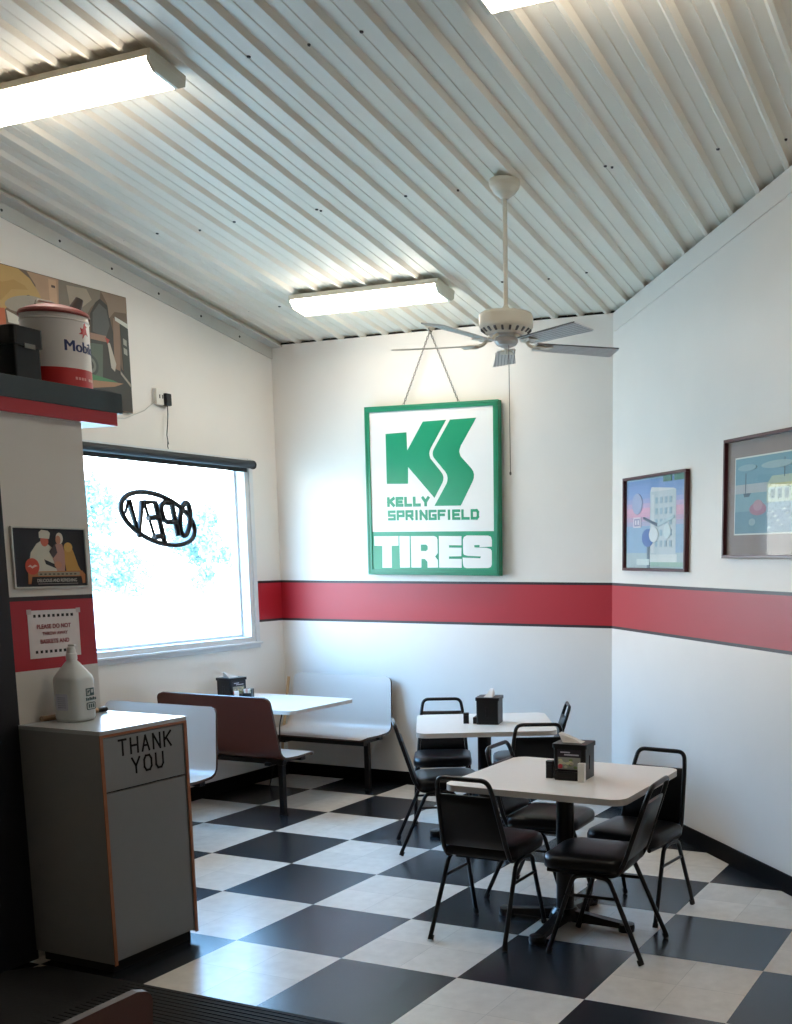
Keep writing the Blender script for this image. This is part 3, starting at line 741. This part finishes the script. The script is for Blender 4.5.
pail_text('Mobiloil', .070, .185, AV + .98, mat('navy_ink', (34, 44, 92), .5), 'lettering', .0022)
mb = MB()
for k in range(8):
    if k != 4: mb.prism([(-.065 + k * .016, .038), (-.054 + k * .016, .038), (-.054 + k * .016, .050), (-.065 + k * .016, .050)], .0002, .0010)
MB().add(wrap([Vector(v) for v in mb.v], R_, AV + .95), mb.f).build('small_lettering', mat('pink_ink', (220, 150, 140), .5), pb)
horse = [(-.03, .0), (-.012, .012), (-.02, .03), (0, .026), (.008, .05), (.022, .062), (.018, .046), (.034, .040), (.022, .034), (.026, .016), (.036, .0), (.02, .006), (.008, .0), (-.008, -.018), (-.004, .002)]
mb = MB(); mb.prism([(x, y + .245) for x, y in horse], .0002, .0014); MB().add(wrap([Vector(v) for v in mb.v], R_, AV + .93), mb.f).build('emblem', M_pailr, pb)
bc = thing('black_case', 'black plastic case with a domed lid beside the pail on the shelf', 'case', (.44, -2.17, ZS), radians(4))
MB().prism(rrect(.15, .15, .012, 3), 0, .145).build('body', M_plast, bc, .004)
MB().prism(rrect(.17, .175, .02, 3), .1455, .225).build('lid', M_plast, bc, .012)
MB().bb(.0852, .090, -.03, .03, .135, .155).build('latch', M_steel, bc)
gc = thing('green_tin', 'dark green tin at the end of the shelf behind the black case', 'tin', (.42, -2.36, ZS))
MB().lathe([(.0001, 0), (.075, 0), (.077, .004), (.075, .01), (.075, .15), (.077, .155), (.0001, .155)], 0, 28).build('body', mat('green_tin_paint', (38, 70, 52), .45), gc)
MB().lathe([(.0771, .1555), (.078, .17), (.07, .178), (.0001, .178)], 0, 28).build('lid', mat('tin_lid', (44, 60, 52), .45), gc)

# garage print on the window wall
def garage(a):
    ox, oz = -1.3, 2.812
    q = lambda P: [(y - ox, z - oz) for y, z in P]
    H = .762
    a.rect(0, 1.44, 0, H, (104, 86, 70))
    a.sh(q([(-.42, 3.57), (-.08, 3.57), (-.09, 3.52), (-.17, 3.45), (-.22, 3.38), (-.33, 3.36), (-.43, 3.42)]), (122, 112, 98))
    a.sh(q([(-.66, 3.57), (-.42, 3.57), (-.43, 3.43), (-.43, 3.2), (-.62, 3.2), (-.6, 3.5)]), (166, 132, 104))
    a.sh(q([(-.50, 3.56), (-.44, 3.56), (-.44, 3.40), (-.50, 3.40)]), (186, 150, 118)); a.rect(.82, .85, .70, .715, (80, 60, 50))
    a.sh(q([(-1.3, 3.57), (-.72, 3.57), (-.64, 3.53), (-.58, 3.46), (-.56, 3.42), (-.66, 3.43), (-.76, 3.39), (-.84, 3.31), (-.95, 3.2), (-1.3, 3.1)]), (178, 144, 88))
    a.sh(q([(-1.3, 3.45), (-.84, 3.47), (-.76, 3.50), (-.68, 3.48), (-.66, 3.46), (-.78, 3.44), (-.86, 3.36), (-1.3, 3.3)]), (168, 132, 74))
    a.ell(.62, .56, .16, .05, (150, 140, 124), 20, .2)
    a.sh(q([(-.83, 3.31), (-.72, 3.28), (-.72, 3.24), (-.82, 3.24)]), (196, 190, 176)); a.sh(q([(-1.2, 3.25), (-.84, 3.32), (-.83, 3.0), (-1.2, 2.9)]), (176, 92, 56))
    a.sh(q([(-.19, 3.2), (-.18, 3.41), (-.13, 3.49), (-.09, 3.52), (-.03, 3.49), (-.01, 3.39), (.06, 3.1), (.14, 3.02), (.14, 2.82), (-.6, 2.82), (-.6, 2.95), (-.25, 3.0)]), (58, 58, 54))
    a.sh(q([(-.17, 3.3), (-.16, 3.42), (-.10, 3.49), (-.04, 3.46), (-.02, 3.36), (-.06, 3.28)]), (84, 86, 84))
    a.sh(q([(-.08, 3.57), (.14, 3.57), (.14, 3.47), (.03, 3.46), (-.02, 3.41), (-.03, 3.5)]), (136, 116, 98))
    a.sh(q([(-.36, 3.55), (-.2, 3.56), (-.16, 3.50), (-.24, 3.44), (-.3, 3.38), (-.34, 3.42)]), (156, 142, 124)); a.sh(q([(-.34, 3.42), (-.28, 3.40), (-.30, 3.2), (-.35, 3.2)]), (128, 110, 92))
    a.sh(q([(.01, 3.42), (.07, 3.40), (.05, 3.08), (0, 3.09)]), (132, 106, 88)); a.sh(q([(.07, 3.42), (.14, 3.40), (.14, 3.0), (.08, 3.05)]), (60, 66, 60))
    a.sh(q([(.03, 3.43), (.14, 3.40), (.14, 3.37), (.03, 3.405)]), (196, 196, 184))
    a.sh(q([(-.26, 3.22), (-.09, 3.23), (-.11, 3.01), (-.26, 3.0)]), (88, 100, 88)); a.sh(q([(-.24, 3.29), (-.06, 3.29), (-.05, 3.25), (-.23, 3.25)]), (150, 118, 100))
    a.ell(1.09, .27, .07, .07, (66, 74, 70)); a.ell(1.09, .27, .05, .05, (112, 116, 108)); a.ell(1.09, .27, .03, .03, (66, 70, 66))
    a.sh(q([(-.25, 3.0), (.07, 3.0), (-.01, 2.97), (-.25, 2.93)]), (156, 116, 86)); a.sh(q([(-.25, 3.03), (-.02, 3.01), (.02, 3.0), (-.25, 2.985)]), (72, 122, 84))
    a.sh(q([(-.05, 3.25), (-.03, 3.25), (.015, 3.12), (0, 3.07), (-.03, 3.09), (-.04, 3.18)]), (178, 170, 156)); a.sh(q([(-.07, 3.28), (-.03, 3.27), (-.05, 3.24)]), (170, 70, 60))
    for dz in (0, .06): a.sh(q([(.09, 3.3 - dz), (.12, 3.29 - dz), (.12, 3.25 - dz), (.09, 3.26 - dz)]), (150, 150, 138))
    a.sh(q([(.05, 3.08), (.14, 3.0), (.14, 2.98), (.05, 3.06)]), (150, 142, 130))
t = thing('canvas_print', 'large brown garage scene print high on the window wall behind the pail', 'picture', M=frameM((XL + .001, -1.3, 2.812), (0, 1, 0), (0, 0, 1)))
MB().bb(0, 1.44, 0, .762, 0, .018).build('panel', M_plast, t)
a = Art(); garage(a); a.build('print', t).location = (0, 0, .018)

# ------------------------------------------------------------------ window blind, outlet, OPEN sign
bl = thing('roller_blind', 'charcoal roller blind rolled up above the window', 'blind', (XL + .07, 1.32, 2.548))
MB().tube([(0, -2.5, .0), (0, -.012, .0)], .030, 0, 18).build('roll', M_blind, bl)
MB().tube([(0, -.012, 0), (0, .0, 0)], .034, 0, 18).build('end_cap', M_plast, bl)
MB().bb(-.032, -.022, -2.5, -.05, -.058, -.012).build('hem_bar', M_blind, bl, .002)
MB().bb(-.068, -.02, -.01, .004, -.02, .036).build('bracket', M_plast, bl)
ou = thing('wall_outlet', 'white outlet box with a black adapter plugged in, above the window', 'outlet', M=frameM((XL + .001, .40, 2.945), (0, 1, 0), (0, 0, 1)))
MB().bb(-.04, .032, -.045, .065, 0, .030).build('outlet_box', M_white, ou, .004)
MB().bb(.016, .024, .0, .025, .030, .032).bb(-.012, -.004, .0, .025, .030, .032).build('sockets', M_ink, ou)
MB().bb(.034, .088, -.045, .040, .0, .052).build('adapter', M_plast, ou, .008)
MB().tube([(.062, -.045, .03), (.062, -.10, .03), (.055, -.17, .028), (.040, -.25, .03), (.035, -.315, .045)], .0032, 0, 6).tube([(.035, -.29, .04), (.02, -.33, .05), (.03, -.345, .045)], .003, 0, 6).build('adapter_cord', M_plast, ou)
MB().tube([(-.03, -.02, .012), (-.14, -.10, .006), (-.32, -.17, .006), (-.62, -.20, .006)], .0028, 0, 6).build('pale_cord', M_trim, ou)

OS = frameM((XL - .045, .395, 2.104), (0, 1, 0), (0, 0, 1))
t = thing('open_sign', 'oval OPEN sign hanging in the window, lettering seen from behind', 'sign', M=OS)
rot = Matrix.Rotation(radians(-14), 4, 'Z')
pts = [rot @ Vector((.365 * cos(2 * pi * k / 48), .168 * sin(2 * pi * k / 48), 0)) for k in range(48)]
MB().tube(pts, .019, 0, 10, None, True).build('oval_ring', M_plast, t)
lt = MB()
def tubeletter(pl, r=.021):
    for p in pl: lt.tube([Vector((x, y, 0)) for x, y in p], r, 0, 8)
# seen from indoors the word reads N-E-P-O, each letter mirrored
tubeletter([[(-.282, .126), (-.206, -.119), (-.157, .122)]])
tubeletter([[(-.318, .03), (-.285, .126)]], .010)
tubeletter([[(-.14, .112), (-.03, .120), (.045, -.178)], [(-.11, .006), (-.004, .014)], [(-.062, -.126), (.03, -.120)]])
tubeletter([[(-.135, .11), (-.052, -.130)]], .011)
tubeletter([[(.133, .118), (.182, -.115)], [(.133, .118), (.06, .122), (.030, .10), (.026, .055), (.045, .0), (.075, -.018), (.160, -.016)]])
tubeletter([[(.262 + .052 * cos(2 * pi * k / 24) - .02 * sin(2 * pi * k / 24) * -1, .008 + .122 * sin(2 * pi * k / 24)) for k in range(25)]])
lt.build('lettering', M_plast, t)
wr = MB(); wr.tube([(-.20, .18, 0), (-.2, .42, 0)], .0016, 0, 5).tube([(.24, .12, 0), (.24, .42, 0)], .0016, 0, 5).build('hanging_wire', M_steel, t)
MB().tube(rounded([(-.03, .155, 0), (.0, .25, .0), (-.02, .34, .01), (-.015, .42, .02)], .05), .004, 0, 6).tube([(-.012, .34, .008), (.022, .285, .004), (.03, .25, 0)], .0035, 0, 6).build('power_cord', M_plast, t)
MB().bb(-.012, .012, .168, .19, -.012, .012).build('clip', M_plast, t)

# ------------------------------------------------------------------ green hanging sign on the back wall
t = thing('tire_sign', 'large white tire sign with a green frame hanging by a chain on the back wall', 'sign', M=frameM((.318, 1.615, 1.69), (1, 0, -.004), (.006, 0, 1)))
ox, oz = .333, 1.69
W2, H2 = .583, 1.284
f = MB(); d0, d1 = -.06, .0
fw = .042
f.bb(-W2, W2, 0, fw, d0, d1); f.bb(-W2, W2, H2 - fw, H2, d0, d1); f.bb(-W2, -W2 + fw, fw, H2 - fw, d0, d1); f.bb(W2 - fw, W2, fw, H2 - fw, d0, d1)
f.bb(-W2 + .012, W2 - .012, .012, .018, d1, d1 + .004); f.bb(-W2 + .012, W2 - .012, H2 - .018, H2 - .012, d1, d1 + .004); f.bb(-W2 + .012, -W2 + .018, .018, H2 - .018, d1, d1 + .004); f.bb(W2 - .018, W2 - .012, .018, H2 - .018, d1, d1 + .004)
f.build('frame', M_greenf, t, .005)
MB().bb(-W2 + .02, W2 - .02, .02, H2 - .02, -.05, -.010).build('face', M_signw, t)
sg = lambda P: [(x - ox, z - oz) for x, z in P]
lg = MB()
lg.prism(sg([(-0.064, 2.766), (0.124, 2.771), (0.128, 2.635), (0.271, 2.844), (0.474, 2.848), (0.337, 2.648), (0.327, 2.628), (0.323, 2.605), (0.33, 2.571), (0.423, 2.467), (0.437, 2.448), (0.443, 2.427), (0.441, 2.407), (0.434, 2.388), (0.362, 2.275), (0.132, 2.513), (0.129, 2.386), (-0.063, 2.389)]), -.0095, -.008)
lg.prism(sg([(0.508, 2.848), (0.731, 2.852), (0.597, 2.655), (0.587, 2.632), (0.583, 2.612), (0.593, 2.578), (0.684, 2.487), (0.70, 2.465), (0.706, 2.442), (0.704, 2.415), (0.695, 2.392), (0.59, 2.214), (0.361, 2.215), (0.468, 2.376), (0.477, 2.397), (0.48, 2.421), (0.475, 2.445), (0.462, 2.466), (0.366, 2.57), (0.356, 2.585), (0.353, 2.604), (0.356, 2.622), (0.363, 2.637)]), -.0095, -.008)
lg.build('logo', M_green, t)
lt = MB(); strokes(lt, 'KELLY', -.064 - ox, 2.212 - oz, .382, .076, .0235, -.0085, .0012, 0, .16)
strokes(lt, 'SPRINGFIELD', -.060 - ox, 2.108 - oz, .806, .078, .0198, -.0085, .0012, 0, .17); lt.build('maker_lettering', M_green, t)
MB().bb(-W2 + .04, W2 - .04, .03, .332, -.0098, -.0085).build('lower_panel', M_green, t)
lt = MB()
for P in ([(-0.19, 1.988), (0.032, 1.989), (0.031, 1.915), (-0.031, 1.914), (-0.034, 1.744), (-0.12, 1.744), (-0.117, 1.914), (-0.189, 1.914)],
          [(0.042, 1.989), (0.134, 1.988), (0.132, 1.747), (0.042, 1.746)],
          [(0.396, 1.988), (0.593, 1.986), (0.592, 1.917), (0.484, 1.918), (0.483, 1.9), (0.592, 1.899), (0.59, 1.835), (0.482, 1.833), (0.481, 1.815), (0.593, 1.815), (0.592, 1.748), (0.394, 1.748)],
          [(0.606, 1.959), (0.615, 1.98), (0.641, 1.991), (0.822, 1.989), (0.846, 1.98), (0.854, 1.957), (0.853, 1.907), (0.749, 1.903), (0.749, 1.92), (0.702, 1.918), (0.705, 1.901), (0.806, 1.898), (0.84, 1.89), (0.852, 1.875), (0.851, 1.774), (0.842, 1.755), (0.819, 1.748), (0.636, 1.745), (0.612, 1.752), (0.604, 1.774), (0.601, 1.825), (0.754, 1.82), (0.758, 1.834), (0.645, 1.838), (0.615, 1.845), (0.607, 1.857)],
          [(0.145, 1.988), (0.351, 1.988), (0.375, 1.98), (0.383, 1.961), (0.383, 1.858), (0.359, 1.832), (0.382, 1.806), (0.384, 1.748), (0.291, 1.747), (0.291, 1.79), (0.27, 1.813), (0.237, 1.813), (0.235, 1.747), (0.146, 1.747)]):
    lt.prism(sg(P), -.0086, -.007)
lt.prism(sg([(0.235, 1.923), (0.281, 1.923), (0.296, 1.91), (0.295, 1.884), (0.279, 1.874), (0.234, 1.874)]), -.008, -.0066, 1)
lt.build('tires_lettering', [M_signw, M_green], t)
ch = MB()
def chain(p0, p1):
    p0, p1 = Vector(p0), Vector(p1); d = (p1 - p0); n = int(d.length / .020); u = d.normalized(); s = u.orthogonal().normalized(); q = u.cross(s)
    for i in range(n):
        c = p0 + d * ((i + .5) / n); sd = s if i % 2 else q
        ring_ = [c + u * .0135 * cos(2 * pi * k / 10) + sd * .0065 * sin(2 * pi * k / 10) for k in range(10)]
        ch.tube(ring_, .0022, 0, 5, None, True)
top = (.325 - ox, 3.504 - oz, -.045)
chain((.087 - ox, 2.972 - oz, -.03), top); chain((.574 - ox, 2.972 - oz, -.03), top)
ch.build('chain', M_steel, t)
MB().tube([(.325 - ox, 3.505 - oz, -.074), (.325 - ox, 3.508 - oz, -.03), (.325 - ox, 3.522 - oz, -.03)], .004, 0, 6).build('wall_hook', M_steel, t)

# ------------------------------------------------------------------ two framed pictures on the angled wall
dW = Vector((.7071, -.7071, 0))
def onwall(s, z): p = Vector((1.785, YB, 0)) + dW * s - Vector((.7071, .7071, 0)) * .001; return frameM((p.x, p.y, z), dW, (0, 0, 1))
def art1(a):
    W, H = .95, .635
    a.rect(.02, W - .02, .02, H - .02, (150, 176, 196))
    for k in range(10):
        y = .3 + .03 * k; a.rect(.02, W - .02, y, y + .033, [(172, 170, 194), (190, 164, 188), (206, 160, 182), (212, 164, 186), (190, 168, 198), (160, 166, 204), (136, 160, 204), (126, 156, 202), (122, 152, 200), (116, 148, 194)][k])
    a.rect(.02, W - .02, .02, .12, (168, 186, 190)); a.rect(.02, W - .02, .12, .3, (142, 172, 198))
    a.rect(.40, .78, .06, .52, (186, 198, 202)); a.sh([(.40, .52), (.42, .55), (.74, .53), (.78, .52)], (206, 210, 212)); a.rect(.40, .80, .06, .11, (206, 212, 210)); a.rect(.42, .46, .12, .5, (204, 210, 212))
    for i in range(4):
        for j in range(5): a.rect(.48 + .07 * i, .515 + .07 * i, .16 + .07 * j, .20 + .07 * j, (150, 176, 190))
    a.rect(.36, .40, .02, .26, (110, 128, 140)); a.ell(.37, .22, .09, .06, (92, 122, 178)); a.ell(.46, .24, .07, .05, (214, 220, 222)); a.ell(.66, .26, .05, .05, (196, 210, 212))
    a.rect(.14, .26, .29, .36, (214, 206, 214)); a.rect(.155, .245, .30, .35, (150, 150, 176)); a.rect(.17, .19, .31, .34, (220, 214, 220)); a.rect(.21, .23, .31, .34, (220, 214, 220))
    a.ell(.20, .45, .08, .07, (160, 172, 200)); a.sh([(.30, .36), (.52, .31), (.52, .29), (.30, .345)], (96, 112, 132)); a.sh([(.52, .31), (.76, .36), (.76, .34), (.52, .29)], (176, 196, 202))
    a.rect(.60, .72, .575, .615, (92, 134, 120)); a.rect(.76, .90, .575, .615, (92, 134, 120)); a.rect(.20, .4, .04, .08, (196, 208, 206)); a.rect(.42, W - .03, .03, .06, (150, 182, 170))
picture('framed_picture', 'pastel pink and blue city picture in a maroon frame on the angled wall', 'picture', onwall(.245, 1.732), .955, .632, .018, .032, M_maroon, art1)
def art2(a):
    W, H = 1.05, .672
    a.rect(.018, W - .018, .018, H - .018, (140, 130, 126)); a.rect(.10, W - .10, .13, H - .11, (214, 220, 214)); a.rect(.108, W - .108, .138, H - .118, (126, 166, 178))
    a.rect(.108, W - .108, .40, H - .118, (112, 160, 178)); a.rect(.108, W - .108, .36, .41, (170, 182, 186)); a.rect(.108, W - .108, .138, .26, (112, 152, 170))
    a.sh([(.45, .40), (.50, .44), (.88, .44), (.93, .40), (.93, .30), (.45, .30)], (176, 196, 178)); a.rect(.46, .92, .38, .40, (196, 200, 150))
    for k in range(6): a.rect(.49 + .07 * k, .53 + .07 * k, .32, .37, (112, 144, 136))
    a.rect(.22, .226, .34, .47, (84, 112, 124)); a.rect(.62, .626, .43, .53, (84, 112, 124)); a.sh([(.2, .36), (.28, .36), (.26, .34), (.21, .34)], (80, 108, 122))
    a.ell(.36, .27, .09, .035, (168, 128, 146)); a.ell(.36, .29, .05, .03, (180, 150, 164)); a.ell(.30, .20, .035, .02, (150, 180, 188))
    for k in range(16): a.sh([(.46 + .03 * k, .16 + .012 * ((k * 7) % 9)), (.50 + .03 * k, .165 + .012 * ((k * 7) % 9)), (.48 + .03 * k, .172 + .012 * ((k * 7) % 9))], (190, 210, 208))
    a.ell(.55, .50, .16, .02, (150, 184, 190)); a.ell(.24, .50, .1, .018, (138, 176, 186))
picture('framed_picture', 'harbour picture with a grey mat in a maroon frame, next to the pastel city picture', 'picture', onwall(1.665, 1.818), 1.06, .672, .018, .03, M_maroon, art2)

# ------------------------------------------------------------------ ceiling lights
SL = -math.atan(K)
def light(label, x0, yc):
    Mx = Matrix.Translation((x0, yc, zc(yc) - .031)) @ Matrix.Rotation(SL, 4, 'X')
    t = thing('ceiling_light', label, 'ceiling light', M=Mx, group='fluorescent ceiling lights')
    L = 1.215; w2 = .115
    MB().bb(0, L, -w2, w2, -.035, 0).build('housing', M_cream, t, .003)
    pr = [(-w2 + .004, -.034), (-w2 + .004, -.05), (-w2 + .045, -.082), (w2 - .045, -.082), (w2 - .004, -.05), (w2 - .004, -.034)]
    mb = MB(); n = len(pr); vs = [(.02, y, z) for y, z in pr] + [(L - .02, y, z) for y, z in pr]
    mb.add(vs, [(i, i + 1, n + i + 1, n + i) for i in range(n - 1)], 0); mb.build('lens', M_lens, t)
    for x in (0, L - .02):
        e = MB(); vs = [(x, y * 1.02, z - .003 * (z < -.04)) for y, z in pr] + [(x + .02, y * 1.02, z - .003 * (z < -.04)) for y, z in pr]
        e.add(vs, [tuple(range(n))[::-1], tuple(range(n, 2 * n))] + [(i, (i + 1) % n, n + (i + 1) % n, n + i) for i in range(n)]); e.build('end_cap', M_cream, t)
    return t
light('lit fluorescent ceiling light between the fan and the back wall, over the green sign', -.345, .955)
light('lit fluorescent ceiling light high above the bin cabinet and the oil pail', -.345, -1.575)
light('lit fluorescent ceiling light of which only one end shows, over the dining tables', 2.51, -1.61)

# ------------------------------------------------------------------ ceiling fan
FX, FY, FZ = 1.879, -.166, 2.985
t = thing('ceiling_fan', 'cream five-blade ceiling fan hanging on a long rod', 'ceiling fan', (FX, FY, FZ))
zt = zc(FY) - FZ - .042
MB().lathe([(.0001, zt + .02), (.083, zt + .02), (.085, zt - .0), (.080, zt - .018), (.06, zt - .045), (.03, zt - .068), (.018, zt - .078)], 0, 32).build('canopy', M_cream, t)
MB().lathe([(.0125, .19), (.0125, zt - .07)], 0, 16).lathe([(.024, .165), (.024, .195), (.0125, .21)], 0, 20).build('down_rod', M_cream, t)
mh = MB()
for k in range(20):
    a_ = 2 * pi * k / 20; mh.box((.128 * cos(a_), .128 * sin(a_), .074), (.028, .012, .010), 1, None, Matrix.Rotation(a_, 3, 'Z') @ Matrix.Rotation(-.6, 3, 'Y'))
mh.lathe([(.0001, .178), (.11, .176), (.142, .168), (.150, .155), (.150, .105), (.146, .092), (.122, .068), (.09, .056), (.0001, .054)], 0, 40).build('motor_housing', [M_cream, M_bladeln], t)
MB().lathe([(.09, .056), (.084, .044), (.066, .040), (.066, .018), (.052, .0), (.022, -.012), (.0001, -.014)], 0, 32).build('switch_housing', mat('switch_housing_grey', (196, 192, 186), .35), t)
for k in range(5):
    an = radians(190 - 72 * k); Mr = Matrix.Rotation(an, 4, 'Z')
    ir = MB(); ir.tube(rounded([(.08, 0, .045), (.11, 0, .035), (.135, .0, .006), (.20, .0, -.002)], .03), [.012] * 14 if False else .010, 0, 8, Mr)
    ring_ = [Mr @ Vector((.195 + .032 * cos(2 * pi * q / 16), .035 * sin(2 * pi * q / 16), .0)) for q in range(16)]
    ir.tube(ring_, .006, 0, 6, None, True)
    ir.prism([(.17, -.03), (.26, -.05), (.26, .05), (.17, .03)], -.004, .0, 0, Mr)
    bi = ir.build('blade_iron', M_cream, t)
    Mb = Mr @ Matrix.Rotation(radians(-10), 4, 'X')
    out = [(.165, -.050), (.62, -.068)] + arc(.645, -.053, .015, -pi / 2, 0, 3) + arc(.645, .053, .015, 0, pi / 2, 3) + [(.62, .068), (.165, .050)]
    bl_ = MB().prism(out, .001, .007, 0, Mb)
    for q in range(-3, 4):
        y = q * .019; bl_.add([(.17, y - .0014, .0008), (.655, y - .0014, .0008), (.655, y + .0014, .0008), (.17, y + .0014, .0008)], [(0, 1, 2, 3), (3, 2, 1, 0)], 1, False, Mb)
    bl_.prism([(.165, -.0515), (.62, -.0695), (.655, -.0695), (.655, -.067), (.62, -.067), (.165, -.049)], .0004, .0076, 1, Mb)
    bl_.build('blade', [M_blade, M_bladeln], t)
pc = MB().tube([(.03, -.03, .004), (.032, -.032, -.30), (.034, -.034, -.69)], .0022, 0, 6); pc.lathe([(.0001, -.705), (.006, -.70), (.006, -.69), (.0001, -.68)], 0, 10, Matrix.Translation((.034, -.034, 0))); pc.build('pull_chain', M_steel, t)

# ------------------------------------------------------------------ trees outside
M_leaf = mat('foliage', (140, 168, 166), .8, 0, .3, 2); M_bark = mat('bark', (170, 164, 156), .8, 0, .2)
def tree(label, x, y, h, r, seed):
    random.seed(seed); t = thing('tree', label, 'tree', (x, y, -.25), 0, 'trees beyond the window')
    MB().tube([(0, 0, 0), (.1, .05, h * .4), (0, .1, h * .8)], [.16, .12, .05], 0, 10).tube([(.06, .04, h * .35), (.6 * r, -.5 * r, h * .62)], [.07, .03], 0, 8).tube([(.06, .04, h * .4), (-.5 * r, .6 * r, h * .66)], [.07, .03], 0, 8).build('trunk', M_bark, t)
    mb = MB()
    cl = [(random.gauss(0, .45) * r, random.gauss(0, .45) * r, h * (.30 + .62 * random.random()), r * (.25 + .25 * random.random())) for _ in range(26)]
    for cx, cy, cz, cr in cl:
        for _ in range(120):
            d = Vector((random.gauss(0, 1), random.gauss(0, 1), random.gauss(0, 1))).normalized() * cr * random.random() ** .4
            p = Vector((cx, cy, cz)) + d; a = Vector((random.gauss(0, 1), random.gauss(0, 1), random.gauss(0, 1))).normalized(); b = a.orthogonal().normalized(); s = .07 + .07 * random.random()
            mb.add([p - a * s, p + b * s * .5, p + a * s, p - b * s * .5], [(0, 1, 2, 3)])
    mb.build('foliage', M_leaf, t)
tree('pale leafy tree outside, behind the pier edge of the window', -24, 20.6, 4.7, 1.2, 1)
tree('pale leafy tree outside, seen under the middle of the OPEN sign', -31, 29.0, 2.5, 1.4, 2)
tree('pale leafy tree outside, seen behind the letter O of the OPEN sign', -23, 25.4, 4.0, .9, 3)
